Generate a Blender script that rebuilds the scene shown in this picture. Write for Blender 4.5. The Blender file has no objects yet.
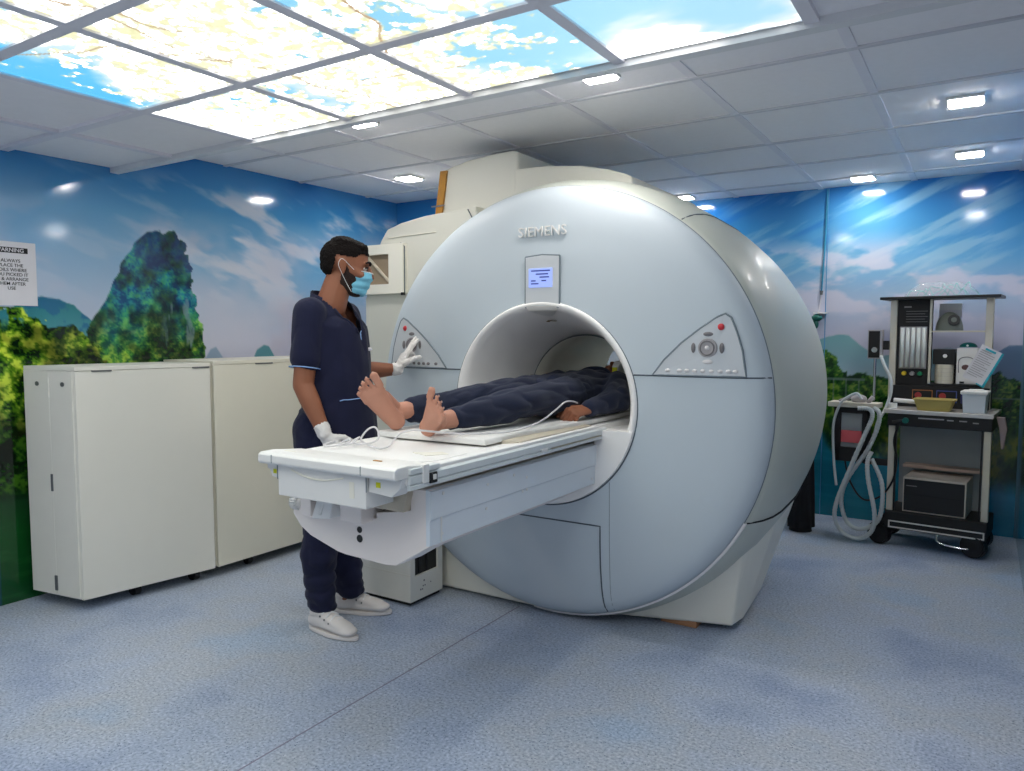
import bpy, bmesh, math, random
import numpy as np
from mathutils import Vector, Matrix, noise as mnoise
random.seed(7)
PI = math.pi
SC = bpy.context.scene
COL = SC.collection

# ------------------------------------------------------------------ colour / materials
def lin(c):
    out = []
    for v in c:
        v = v / 255.0
        out.append(v / 12.92 if v <= .04045 else ((v + .055) / 1.055) ** 2.4)
    return out

def mat(name, rgb, rough=.5, metal=0.0, spec=.5, noise_amt=.04, noise_scale=12, bump=0.0, bump_scale=60,
        emit=None, estr=0, trans=0.0, alpha=1.0, coat=0.0, sheen=0.0):
    m = bpy.data.materials.new(name); m.use_nodes = True
    nt = m.node_tree; b = nt.nodes['Principled BSDF']
    col = lin(rgb) + [1]
    geo = nt.nodes.new('ShaderNodeTexCoord')
    n = nt.nodes.new('ShaderNodeTexNoise'); n.inputs['Scale'].default_value = noise_scale
    n.inputs['Detail'].default_value = 4
    nt.links.new(geo.outputs['Object'], n.inputs['Vector'])
    mx = nt.nodes.new('ShaderNodeMix'); mx.data_type = 'RGBA'
    lo = [max(0, v * (1 - noise_amt)) for v in col[:3]] + [1]
    hi = [min(1, v * (1 + noise_amt)) for v in col[:3]] + [1]
    mx.inputs[6].default_value = lo; mx.inputs[7].default_value = hi
    nt.links.new(n.outputs['Fac'], mx.inputs[0])
    nt.links.new(mx.outputs[2], b.inputs['Base Color'])
    b.inputs['Roughness'].default_value = rough
    b.inputs['Metallic'].default_value = metal
    b.inputs['Specular IOR Level'].default_value = spec
    b.inputs['Coat Weight'].default_value = coat
    b.inputs['Sheen Weight'].default_value = sheen
    if trans: b.inputs['Transmission Weight'].default_value = trans
    if alpha < 1: b.inputs['Alpha'].default_value = alpha
    if emit is not None:
        b.inputs['Emission Color'].default_value = lin(emit) + [1]
        b.inputs['Emission Strength'].default_value = estr
    if bump:
        n2 = nt.nodes.new('ShaderNodeTexNoise'); n2.inputs['Scale'].default_value = bump_scale
        n2.inputs['Detail'].default_value = 5
        nt.links.new(geo.outputs['Object'], n2.inputs['Vector'])
        bp = nt.nodes.new('ShaderNodeBump'); bp.inputs['Strength'].default_value = bump
        bp.inputs['Distance'].default_value = .01
        nt.links.new(n2.outputs['Fac'], bp.inputs['Height'])
        nt.links.new(bp.outputs['Normal'], b.inputs['Normal'])
    return m

def mat_paint(name, rough=.2, spec=.5, emission=0.0):
    """printed sheet: colour comes from the colour attribute laid on the mesh"""
    m = bpy.data.materials.new(name); m.use_nodes = True
    nt = m.node_tree; b = nt.nodes['Principled BSDF']
    a = nt.nodes.new('ShaderNodeVertexColor'); a.layer_name = 'print'
    b.inputs['Roughness'].default_value = rough
    b.inputs['Specular IOR Level'].default_value = spec
    if emission:
        b.inputs['Base Color'].default_value = (.02, .02, .02, 1)
        nt.links.new(a.outputs['Color'], b.inputs['Emission Color'])
        b.inputs['Emission Strength'].default_value = emission
    else:
        nt.links.new(a.outputs['Color'], b.inputs['Base Color'])
    return m

# ------------------------------------------------------------------ object helpers
def base(loc, rz=0):
    return Matrix.Translation(Vector(loc)) @ Matrix.Rotation(rz, 4, 'Z')

def thing(name, label, cat, loc=(0, 0, 0), rz=0, group=None):
    o = bpy.data.objects.new(name, None); COL.objects.link(o)
    o.location = loc; o.rotation_euler = (0, 0, rz); o.empty_display_size = .1
    tag(o, label, cat, group)
    return o

def tag(o, label, cat, group=None):
    o['label'] = label; o['category'] = cat
    if group: o['group'] = group
    return o

def world_of(o):
    m = base(o.location, o.rotation_euler.z)
    if o.parent: m = world_of(o.parent) @ o.matrix_parent_inverse @ m
    return m

def obj(name, me, material, parent=None, local=False, smooth=False):
    """link a mesh as one object; vertices are world coordinates unless local"""
    if isinstance(me, bmesh.types.BMesh):
        bm = me; me = bpy.data.meshes.new(name); bm.to_mesh(me); bm.free()
    o = bpy.data.objects.new(name, me); COL.objects.link(o)
    if material is not None:
        if len(me.materials) == 0: me.materials.append(material)
    if smooth:
        me.polygons.foreach_set('use_smooth', [True] * len(me.polygons)); me.update()
    if parent is not None:
        o.parent = parent
        if not local:
            o.matrix_parent_inverse = world_of(parent).inverted()
    return o

def single(name, me, material, label, cat, group=None, smooth=False):
    o = obj(name, me, material, smooth=smooth)
    # put the origin at the middle of the underside
    vs = [v.co for v in o.data.vertices]
    mn = [min(v[i] for v in vs) for i in range(3)]; mx = [max(v[i] for v in vs) for i in range(3)]
    c = Vector(((mn[0] + mx[0]) / 2, (mn[1] + mx[1]) / 2, mn[2]))
    o.data.transform(Matrix.Translation(-c)); o.location = c
    return tag(o, label, cat, group)

def structure(name, me, material, smooth=False):
    o = obj(name, me, material, smooth=smooth); o['kind'] = 'structure'; return o

def BM(): return bmesh.new()

def box(bm, x0, x1, y0, y1, z0, z1, bev=0.0, seg=2, M=None):
    t = bmesh.new()
    bmesh.ops.create_cube(t, size=1)
    bmesh.ops.scale(t, vec=(x1 - x0, y1 - y0, z1 - z0), verts=t.verts)
    bmesh.ops.translate(t, vec=((x0 + x1) / 2, (y0 + y1) / 2, (z0 + z1) / 2), verts=t.verts)
    if bev: bmesh.ops.bevel(t, geom=list(t.edges), offset=bev, segments=seg, affect='EDGES', profile=.6)
    if M is not None: bmesh.ops.transform(t, matrix=M, verts=t.verts)
    merge(bm, t); return bm

def merge(bm, t):
    me = bpy.data.meshes.new('tmp'); t.to_mesh(me); t.free()
    bm.from_mesh(me); bpy.data.meshes.remove(me)

def mbox(*a, **k): return box(BM(), *a, **k)

def prism(bm, pts, axis, a, b, bev=0.0, seg=2):
    """polygon pts (2-D) extruded along axis from a to b.  axis 'y': pts=(x,z); 'x': pts=(y,z); 'z': pts=(x,y)"""
    t = bmesh.new()
    def P(p, v):
        return {'y': (p[0], v, p[1]), 'x': (v, p[0], p[1]), 'z': (p[0], p[1], v)}[axis]
    A = [t.verts.new(P(p, a)) for p in pts]; B = [t.verts.new(P(p, b)) for p in pts]
    t.faces.new(A); t.faces.new(B[::-1])
    n = len(pts)
    for i in range(n): t.faces.new((A[i], B[i], B[(i + 1) % n], A[(i + 1) % n]))
    bmesh.ops.recalc_face_normals(t, faces=t.faces)
    if bev: bmesh.ops.bevel(t, geom=list(t.edges), offset=bev, segments=seg, affect='EDGES', profile=.6)
    merge(bm, t); return bm

def cyl(bm, p0, p1, r0, r1=None, n=20, caps=True):
    r1 = r0 if r1 is None else r1
    p0 = Vector(p0); p1 = Vector(p1); d = (p1 - p0)
    q = Vector((0, 0, 1)).rotation_difference(d.normalized()).to_matrix()
    A, B = [], []
    for i in range(n):
        a = 2 * PI * i / n; u = q @ Vector((math.cos(a), math.sin(a), 0))
        A.append(bm.verts.new(p0 + u * r0)); B.append(bm.verts.new(p1 + u * r1))
    for i in range(n): bm.faces.new((A[i], A[(i + 1) % n], B[(i + 1) % n], B[i]))
    if caps: bm.faces.new(A[::-1]); bm.faces.new(B)
    return bm

def smooth_path(pts, sub=8, closed=False):
    P = [Vector(p) for p in pts]; out = []
    n = len(P)
    rng = range(n if closed else n - 1)
    for i in rng:
        p0 = P[(i - 1) % n] if (closed or i > 0) else P[i]
        p1 = P[i]; p2 = P[(i + 1) % n]
        p3 = P[(i + 2) % n] if (closed or i + 2 < n) else p2
        for k in range(sub):
            t = k / sub
            out.append(.5 * ((2 * p1) + (-p0 + p2) * t + (2 * p0 - 5 * p1 + 4 * p2 - p3) * t * t + (-p0 + 3 * p1 - 3 * p2 + p3) * t ** 3))
    if not closed: out.append(P[-1])
    return out

def tube(bm, pts, r, n=8, sub=8, closed=False, rings=None, raw=False):
    P = [Vector(p) for p in pts] if raw else smooth_path(pts, sub, closed)
    up = Vector((0, 0, 1)); prev = None; R = []
    N = len(P)
    for i, p in enumerate(P):
        if closed: d = P[(i + 1) % N] - P[i - 1]
        else: d = P[min(i + 1, N - 1)] - P[max(i - 1, 0)]
        if d.length < 1e-9: d = Vector((0, 0, 1))
        d.normalize()
        if prev is None:
            a = d.cross(up)
            if a.length < .1: a = d.cross(Vector((1, 0, 0)))
            a.normalize()
        else:
            a = prev - d * prev.dot(d)
            if a.length < 1e-6: a = d.orthogonal()
            a.normalize()
        prev = a; b = d.cross(a)
        rr = r(i / max(1, N - 1), i) if callable(r) else r
        R.append([bm.verts.new(p + (a * math.cos(2 * PI * k / n) + b * math.sin(2 * PI * k / n)) * rr) for k in range(n)])
    L = N if closed else N - 1
    for i in range(L):
        A = R[i]; B = R[(i + 1) % N]
        for k in range(n): bm.faces.new((A[k], A[(k + 1) % n], B[(k + 1) % n], B[k]))
    if not closed:
        bm.faces.new(R[0][::-1]); bm.faces.new(R[-1])
    return bm

def lathe_y(prof, cx, cz, n=128, a0=0, a1=2 * PI, zmin=None, bm=None):
    """surface of revolution about a line parallel to Y; prof = [(y, r)]"""
    bm = bm or BM(); full = abs(a1 - a0 - 2 * PI) < 1e-6
    m = n if full else n + 1
    rows = []
    for (y, r) in prof:
        row = []
        for i in range(m):
            a = a0 + (a1 - a0) * i / n
            z = cz + r * math.sin(a)
            if zmin is not None: z = max(z, zmin)
            row.append(bm.verts.new((cx + r * math.cos(a), y, z)))
        rows.append(row)
    for j in range(len(prof) - 1):
        for i in range(n if full else n):
            k = (i + 1) % m
            bm.faces.new((rows[j][i], rows[j][k], rows[j + 1][k], rows[j + 1][i]))
    bmesh.ops.recalc_face_normals(bm, faces=bm.faces)
    return bm

def ellipsoid(bm, c, r, R=None, n=16):
    t = bmesh.new(); bmesh.ops.create_uvsphere(t, u_segments=n * 2, v_segments=n, radius=1)
    M = Matrix.Diagonal((r[0], r[1], r[2], 1))
    if R is not None: M = R.to_4x4() @ M
    M = Matrix.Translation(Vector(c)) @ M
    bmesh.ops.transform(t, matrix=M, verts=t.verts); merge(bm, t); return bm

# --- organic bodies: overlapping tapered hulls fused into one skin
_fib = []
for i in range(90):
    z = 1 - 2 * (i + .5) / 90; rr = math.sqrt(1 - z * z); ph = i * 2.399963
    _fib.append(Vector((rr * math.cos(ph), rr * math.sin(ph), z)))
def H(bm, c0, r0, c1=None, r1=None, R=None):
    """convex hull of two ellipsoids (a tapered limb or muscle)"""
    c1 = c0 if c1 is None else c1; r1 = r0 if r1 is None else r1
    f = lambda r: Vector((r, r, r)) if not hasattr(r, '__len__') else Vector(r)
    r0 = f(r0); r1 = f(r1); R = R or Matrix.Identity(3)
    t = bmesh.new()
    for c, r in ((Vector(c0), r0), (Vector(c1), r1)):
        for p in _fib: t.verts.new(c + R @ Vector((p.x * r.x, p.y * r.y, p.z * r.z)))
    res = bmesh.ops.convex_hull(t, input=t.verts)
    junk = [g for g in res['geom_interior'] if isinstance(g, bmesh.types.BMVert)]
    bmesh.ops.delete(t, geom=junk, context='VERTS')
    bmesh.ops.recalc_face_normals(t, faces=t.faces)
    merge(bm, t)

def fuse(bm, voxel=.005, smooth=6, name='skin'):
    me = bpy.data.meshes.new(name + '_src'); bm.to_mesh(me); bm.free()
    o = bpy.data.objects.new('tmp_fuse', me); COL.objects.link(o)
    md = o.modifiers.new('r', 'REMESH'); md.mode = 'VOXEL'; md.voxel_size = voxel; md.adaptivity = 0
    if smooth:
        s = o.modifiers.new('s', 'SMOOTH'); s.factor = .5; s.iterations = smooth
    dg = bpy.context.evaluated_depsgraph_get(); ev = o.evaluated_get(dg)
    out = bpy.data.meshes.new_from_object(ev); out.name = name
    bpy.data.objects.remove(o); bpy.data.meshes.remove(me)
    out.polygons.foreach_set('use_smooth', [True] * len(out.polygons))
    out.materials.clear()
    return out

def folds(me, amp, scale=(6, 6, 2), seed=0, mask=None):
    """cloth wrinkles: push vertices along their normals by stretched ridged noise"""
    me.update()
    nrm = [v.normal.copy() for v in me.vertices]
    for v, n in zip(me.vertices, nrm):
        p = Vector((v.co.x * scale[0] + seed, v.co.y * scale[1] - seed, v.co.z * scale[2]))
        w = mnoise.noise(p) * .6 + (abs(mnoise.noise(p * 2.1)) - .25) * .9
        a = amp if mask is None else amp * mask(v.co)
        v.co += n * a * w
    me.update()

def cut(me, pred):
    """delete the vertices where pred(co) holds (an opening in a garment)"""
    bm = BM(); bm.from_mesh(me)
    bmesh.ops.delete(bm, geom=[v for v in bm.verts if pred(v.co)], context='VERTS')
    bm.to_mesh(me); bm.free(); me.update(); return me

def text_mesh(s, size, extrude=.001, align='CENTER', bold=0.0, spacing=1.0):
    c = bpy.data.curves.new('t', 'FONT'); c.body = s; c.size = size; c.extrude = extrude
    c.align_x = align; c.align_y = 'CENTER'; c.offset = bold; c.space_character = spacing
    c.resolution_u = 4
    o = bpy.data.objects.new('tmp_t', c); COL.objects.link(o)
    dg = bpy.context.evaluated_depsgraph_get()
    me = bpy.data.meshes.new_from_object(o.evaluated_get(dg)); bpy.data.objects.remove(o)
    return me

def frame(origin, right, up):
    r = Vector(right).normalized(); u = Vector(up).normalized(); n = r.cross(u)
    return Matrix((( r.x, u.x, n.x, origin[0]), (r.y, u.y, n.y, origin[1]), (r.z, u.z, n.z, origin[2]), (0, 0, 0, 1)))

# ------------------------------------------------------------------ procedural picture painter
def hsh(ix, iy, s):
    h = (ix.astype(np.int64) * 374761393 + iy.astype(np.int64) * 668265263 + s * 1274126177) & 0xffffffff
    h = ((h ^ (h >> 13)) * 1274126177) & 0xffffffff
    return ((h ^ (h >> 16)) & 0xffff) / 65535.0
def vnoise(x, y, s=0):
    ix = np.floor(x); iy = np.floor(y); fx = x - ix; fy = y - iy
    fx = fx * fx * (3 - 2 * fx); fy = fy * fy * (3 - 2 * fy)
    a = hsh(ix, iy, s); b = hsh(ix + 1, iy, s); c = hsh(ix, iy + 1, s); d = hsh(ix + 1, iy + 1, s)
    return (a * (1 - fx) + b * fx) * (1 - fy) + (c * (1 - fx) + d * fx) * fy
def fbm(x, y, s=0, o=5):
    v = 0; a = .5; t = 0
    for i in range(o):
        v = v + a * vnoise(x, y, s + i); t += a; x = x * 2.03 + 7.1; y = y * 2.03 + 3.7; a *= .5
    return v / t
def sstep(a, b, x):
    t = np.clip((x - a) / (b - a), 0, 1); return t * t * (3 - 2 * t)
def ramp(z, stops):
    zs = [s[0] for s in stops]; cs = np.array([s[1] for s in stops], float)
    return np.stack([np.interp(z, zs, cs[:, i]) for i in range(3)], -1)
def mix(a, b, t): return a * (1 - t[..., None]) + np.asarray(b, float) * t[..., None]
def to_lin(c):
    c = np.clip(c, 0, 255) / 255
    return np.where(c <= .04045, c / 12.92, ((c + .055) / 1.055) ** 2.4)

def painted_grid(name, u0, u1, v0, v1, step, place, paint, flip=False, linear=False):
    nu = max(2, int(round(abs(u1 - u0) / step)) + 1); nv = max(2, int(round(abs(v1 - v0) / step)) + 1)
    U, V = np.meshgrid(np.linspace(u0, u1, nu), np.linspace(v0, v1, nv))
    X, Y, Z = place(U, V)
    co = np.stack([X, Y, Z], -1).reshape(-1, 3).astype(np.float32)
    idx = np.arange(nu * nv).reshape(nv, nu)
    f = np.stack([idx[:-1, :-1], idx[:-1, 1:], idx[1:, 1:], idx[1:, :-1]], -1).reshape(-1, 4)
    if flip: f = f[:, ::-1]
    me = bpy.data.meshes.new(name)
    me.vertices.add(len(co)); me.vertices.foreach_set('co', co.ravel())
    me.loops.add(f.size); me.loops.foreach_set('vertex_index', f.ravel().astype(np.int32))
    me.polygons.add(len(f)); me.polygons.foreach_set('loop_start', np.arange(0, f.size, 4, dtype=np.int32))
    me.update(calc_edges=True)
    rgb = paint(U, V) if linear else to_lin(paint(U, V)); rgb = rgb.reshape(-1, 3)
    at = me.color_attributes.new('print', 'FLOAT_COLOR', 'POINT')
    at.data.foreach_set('color', np.concatenate([rgb, np.ones((len(rgb), 1))], 1).astype(np.float32).ravel())
    return me

def poly_mask(u, v, pts, soft):
    """height-field outline: pts sorted by u -> signed distance-like mask v < outline(u)"""
    h = np.interp(u, [p[0] for p in pts], [p[1] for p in pts], left=-9, right=-9)
    return sstep(-soft, soft, h - v)

def foliage(u, v, dark, mid, bright, sc=1.0, s=0, bias=0.0):
    n1 = fbm(u * 14 * sc, v * 16 * sc, s, 4); n2 = fbm(u * 55 * sc, v * 60 * sc, s + 9, 3)
    n = n1 * .62 + n2 * .38 + bias
    c = mix(np.broadcast_to(np.array(dark, float), u.shape + (3,)), mid, sstep(.36, .50, n))
    return mix(c, bright, sstep(.50, .64, n))

SKY_L = [(1.1, (206, 206, 222)), (1.3, (202, 204, 222)), (1.5, (182, 198, 220)), (1.75, (148, 186, 218)), (2.0, (112, 172, 214)), (2.2, (62, 140, 200)), (2.4, (36, 104, 176))]
def paint_left(y, z):
    c = ramp(z, SKY_L)
    cl = fbm(y * 2.2 + z * .6, z * 3.2 - y * .5, 3, 5)
    side = sstep(2.3, 3.2, y)
    c = mix(c, (78, 160, 216), .45 * side * sstep(1.5, 1.8, z) * sstep(.35, .6, fbm(y * 1.6, z * 2.2, 11, 3)))
    c = mix(c, (200, 197, 214), np.clip(sstep(.48, .68, cl) * (1 - sstep(1.85, 2.25, z)) * (.4 + .6 * side), 0, 1) * .9)
    wisp = sstep(.46, .66, fbm(y * 2.6 + z * 1.2, z * 7 + y * 1.5, 23, 5)) * sstep(1.45, 1.7, z) * (1 - sstep(2.15, 2.35, z))
    c = mix(c, (222, 222, 232), wisp * (.25 + .6 * side)); c = mix(c, (206, 208, 224), side * sstep(.3, .62, fbm(y * 1.7 + 3, z * 2.3, 29, 4)) * (1 - sstep(1.9, 2.15, z)) * .75)
    # distant blue ridge, small far peak
    far = [(1.70, 1.45), (1.80, 1.475), (1.90, 1.527), (1.94, 1.536), (2.035, 1.524), (2.11, 1.49), (2.19, 1.42), (2.27, 1.33), (2.34, 1.2)]
    fm = poly_mask(y, z + .012 * (fbm(y * 40, z * 5, 5, 2) - .5), far, .004)
    fc = mix(ramp(z, [(1.2, (125, 180, 175)), (1.38, (78, 150, 160)), (1.54, (30, 118, 128))]), (30, 95, 150), .6 * sstep(.45, .6, fbm(y * 18, z * 22, 31, 4)))
    c = mix(c, (0, 0, 0), fm) + fc * fm[..., None]
    sp = poly_mask(y, z, [(3.24, 1.18), (3.27, 1.24), (3.33, 1.272), (3.37, 1.262), (3.41, 1.20)], .006)
    c = mix(c, (92, 146, 156), sp)
    sp = poly_mask(y, z, [(2.86, 1.16), (2.92, 1.25), (2.96, 1.265), (3.02, 1.18)], .006)
    c = mix(c, (150, 172, 196), sp)
    # the karst tower
    mt = [(2.06, 1.10), (2.125, 1.24), (2.173, 1.385), (2.241, 1.485), (2.29, 1.56), (2.312, 1.60), (2.373, 1.735), (2.435, 1.845), (2.514, 1.913), (2.607, 1.95), (2.683, 1.938), (2.759, 1.893), (2.797, 1.802), (2.811, 1.641), (2.828, 1.521), (2.851, 1.42), (2.885, 1.25), (2.91, 1.1)]
    jit = .035 * (fbm(y * 30, z * 30, 41, 3) - .5) + .03 * (vnoise(y * 16, z * 16, 43) - .5)
    mm = poly_mask(y + jit, z + jit, mt, .006)
    shade = fbm(y * 7, z * 5, 47, 3)
    lo = foliage(y, z, (20, 62, 40), (62, 120, 44), (140, 172, 62), 1.8, 51, -.005)
    hi = foliage(y, z, (12, 62, 104), (28, 106, 118), (50, 134, 104), 1.8, 53, .0)
    t = sstep(1.22, 1.60, z + .25 * (shade - .5))
    mc = lo * (1 - t[..., None]) + hi * t[..., None]
    big = fbm(y * 11 + 3, z * 9, 57, 3); tuft = vnoise(y * 34, z * 40, 59)
    mc = mc * (.58 + .66 * sstep(.30, .66, big) + .28 * (tuft - .4))[..., None]
    mc = mix(mc, (34, 70, 130), sstep(.5, .64, fbm(y * 9, z * 8, 60, 3)) * sstep(1.62, 1.8, z) * .55)
    rock = sstep(.60, .70, fbm(y * 26, z * 6, 61, 4)) * sstep(2.55, 2.7, y) * (1 - sstep(1.5, 1.75, z))
    mc = mix(mc, (130, 150, 160), rock * .7)
    lf = sstep(.60, .68, fbm(y * 24, z * 10, 63, 3)) * sstep(1.7, 1.9, z + .3 * (shade - .5))
    mc = mix(mc, (20, 60, 120), lf * .6)
    c = c * (1 - mm[..., None]) + mc * mm[..., None]
    # near trees on the left and low bank
    tr = [(1.0, 1.55), (1.70, 1.50), (1.78, 1.485), (1.86, 1.46), (1.93, 1.42), (1.97, 1.37), (2.04, 1.395), (2.10, 1.385), (2.17, 1.33), (2.22, 1.26), (2.30, 1.18), (2.6, 1.08), (3.1, 1.0), (6, .95)]
    tj = .10 * (fbm(y * 20, z * 22, 71, 4) - .5)
    tm = poly_mask(y + tj, z + tj, tr, .006)
    hole = sstep(.52, .58, fbm(y * 26, z * 24, 73, 3)) * sstep(1.34, 1.44, z) * (1 - sstep(1.82, 1.90, y))
    tm = tm * (1 - hole)
    tc = foliage(y, z, (10, 38, 12), (78, 120, 24), (176, 192, 62), 1.45, 75, .01)
    tc = tc * (.62 + .62 * sstep(.3, .65, fbm(y * 9, z * 11, 79, 3)))[..., None]
    low = foliage(y, z, (4, 16, 8), (18, 52, 16), (64, 112, 28), 1.1, 77, -.02)
    t = sstep(.75, 1.05, z); tc = low * (1 - t[..., None]) + tc * t[..., None]
    c = c * (1 - tm[..., None]) + tc * tm[..., None]
    # dark bank then green water
    g = mix(ramp(z, [(0, (14, 74, 34)), (.35, (20, 82, 34)), (.5, (26, 70, 36)), (.62, (12, 34, 20))]), (36, 100, 44), sstep(.5, .7, fbm(y * 6, z * 30, 81, 3)) * .4)
    wm = 1 - sstep(.50, .58, z + .05 * (fbm(y * 14, z * 8, 83, 3) - .5))
    c = c * (1 - wm[..., None]) + g * wm[..., None]
    edge = 1 - sstep(1.694, 1.700, y)
    c = mix(c, (28, 70, 118), edge * .7)
    return c

SKY_B = [(1.1, (202, 200, 216)), (1.35, (192, 194, 214)), (1.6, (166, 188, 214)), (1.85, (104, 166, 208)), (2.1, (64, 140, 196)), (2.3, (44, 118, 182)), (2.42, (36, 112, 186))]
def paint_back(x, z):
    c = ramp(z, SKY_B)
    u = x * .90 + z * .42; w = -x * .42 + z * .90          # streaks climbing to the right
    st = fbm(u * 1.9 + 4, w * 13, 103, 6)
    fan = sstep(.46, .66, st) * sstep(1.45, 1.8, z) * (1 - sstep(.0, .25, x))
    c = mix(c, (166, 200, 216), np.clip(fan * .72, 0, 1) * (.6 + .2 * sstep(-1.4, -.6, x)))
    gl = np.exp(-((x + .75) / .38) ** 2 - ((z - 2.12) / .22) ** 2)
    c = mix(c, (160, 204, 214), gl * .25)
    dk = sstep(.52, .68, fbm(u * 1.1 + 9, w * 5, 109, 4)) * sstep(1.9, 2.2, z) * (1 - sstep(-1.1, -.8, x))
    c = mix(c, (26, 104, 186), dk * .6)
    pf = sstep(.52, .66, fbm(x * 3.1, z * 6.5, 113, 5)) * sstep(1.35, 1.5, z) * (1 - sstep(1.85, 2.1, z))
    c = mix(c, (212, 208, 222), pf * .8)
    hl = [(-6, 1.2), (-2.2, 1.25), (-1.05, 1.298), (-.98, 1.325), (-.90, 1.34), (-.84, 1.335), (-.77, 1.27), (-.70, 1.22), (-.62, 1.19), (-.4, 1.22), (-.2, 1.25), (-.05, 1.17), (.02, 1.20), (.09, 1.24), (.13, 1.27), (.25, 1.27), (2, 1.25)]
    hm = poly_mask(x, z + .006 * (fbm(x * 40, z * 3, 121, 2) - .5), hl, .005)
    hcl = ramp(z, [(1.0, (182, 202, 214)), (1.15, (142, 180, 192)), (1.34, (116, 166, 172))])
    hcl = mix(hcl, (96, 120, 160), sstep(-.35, 0, x) * .75)
    c = c * (1 - hm[..., None]) + hcl * hm[..., None]
    tr = [(-6, 1.2), (-1.6, 1.2), (-1.06, 1.215), (-.99, 1.225), (-.93, 1.19), (-.88, 1.11), (-.84, 1.04), (-.76, 1.07), (-.70, 1.05), (-.66, 1.04), (-.5, 1.04), (-.2, 1.02), (-.02, 1.04), (.03, 1.08), (.08, 1.09), (.13, 1.05), (.2, 1.04), (2, 1.05)]
    tj = .05 * (fbm(x * 24, z * 24, 131, 4) - .5)
    tm = poly_mask(x + tj, z + tj, tr, .006)
    tc = foliage(x, z, (18, 56, 26), (52, 106, 36), (124, 160, 62), 1.5, 133, .0)
    rt = sstep(-.1, .02, x)
    tc2 = foliage(x, z, (8, 36, 22), (28, 78, 40), (120, 150, 66), 1.4, 137, -.02)
    tc = tc * (1 - rt[..., None]) + tc2 * rt[..., None]
    # reflection of the trees in the water
    rf = foliage(x, z * .5, (20, 56, 36), (56, 92, 34), (124, 134, 40), .9, 141, -.02)
    t = 1 - sstep(.66, .80, z); tc = tc * (1 - t[..., None]) + rf * t[..., None]
    c = c * (1 - tm[..., None]) + tc * tm[..., None]
    wl = .45 + .1 * (fbm(x * 9, z * 4, 151, 3) - .5) - .12 * sstep(-.2, 0, x) + .2 * (1 - sstep(-1.1, -.85, x))
    wm = 1 - sstep(-.05, .07, z - wl)
    wc = ramp(x, [(-1.2, (28, 116, 140)), (-.75, (34, 132, 158)), (-.1, (44, 150, 186)), (.02, (66, 168, 220)), (.25, (52, 150, 204))])
    wc = mix(wc, (26, 128, 142), (1 - sstep(.1, .4, z)) * .5)
    wc = mix(wc, (60, 160, 190), sstep(.52, .7, fbm(x * 4, z * 40, 153, 3)) * .25)
    c = c * (1 - wm[..., None]) + wc * wm[..., None]
    # boardwalk railing in the print
    rail = ((np.abs(z - .92) < .007) & (x > -.02)) | ((np.abs(z - 1.015) < .006) & (x < -.72) & (x > -1.1))
    c = mix(c, (120, 138, 140), rail.astype(float) * .7)
    post = (np.abs(np.mod(x + .005, .085) - .01) < .004) & (x < -.75) & (x > -1.1) & (z < 1.015) & (z > .80)
    c = mix(c, (150, 160, 160), post.astype(float) * .5)
    return c

def paint_blossom(x, y):
    """backlit sky print: blue sky, white cloud, pale blossom boughs with thin branches"""
    c = ramp(x + y * .0, [(-3, (86, 196, 250)), (-2.2, (120, 206, 252)), (-1.2, (160, 222, 252)), (-.5, (176, 226, 250))])
    cl = fbm(x * 1.7 + 2, y * 2.6, 203, 5)
    c = mix(c, (255, 255, 252), sstep(.47, .62, cl + .10 * sstep(-1.5, -.8, x)))
    de = fbm(x * 1.9 + 5, y * 1.9 + 1, 207, 3) + .20 * np.exp(-((x + 1.9) / .75) ** 2) - .30 * sstep(-1.3, -.85, x) - .25 * (1 - sstep(-2.9, -2.5, x + .5 * (y - 1.6)))
    lf = fbm(x * 19, y * 21, 211, 4)
    petal = sstep(.53, .59, lf + (de - .5) * .95)
    pc = mix(np.broadcast_to(np.array((255, 255, 250), float), x.shape + (3,)), (254, 250, 190), sstep(.5, .72, fbm(x * 30, y * 30, 215, 3)) * .75)
    pc = mix(pc, (236, 232, 176), sstep(.60, .68, fbm(x * 60, y * 60, 219, 2)) * .5)
    c = c * (1 - petal[..., None]) + pc * petal[..., None]
    rim = sstep(.50, .53, lf + (de - .5) * .95) * (1 - petal)
    c = mix(c, (226, 230, 180), rim * .4)
    for k, (x0, y0, dx, dy, w, L) in enumerate([(-1.35, .7, -.35, 1.6, .0065, 1.6), (-1.95, 2.4, -.25, -1.25, .0055, 1.7), (-2.1, 1.6, -.75, -.55, .006, .8), (-1.9, 2.0, .5, .05, .005, .4), (-2.25, .8, .2, .6, .006, .7)]):
        ln = math.hypot(dx, dy); ex, ey = dx / ln, dy / ln
        s = (x - x0) * ex + (y - y0) * ey; d = -(x - x0) * ey + (y - y0) * ex
        wv = .16 * (fbm(s * 2.4 + k * 5, s * 0 + k, 230 + k, 3) - .5) + .05 * (vnoise(s * 9, s * 0 + k, 240 + k) - .5)
        m = (1 - sstep(w * .5, w, np.abs(d + wv))) * (s > 0) * (s < L)
        c = mix(c, (186, 150, 110), m * .85)
    L = to_lin(c); wh = sstep(.80, .99, L.min(-1))[..., None]     # film density: the clear parts let the full tube light through
    return L * ((1 - wh) / FILM + wh)

EXPO = .78
PANEL_E = 2.5; FILM = PANEL_E * 2 ** EXPO
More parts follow.
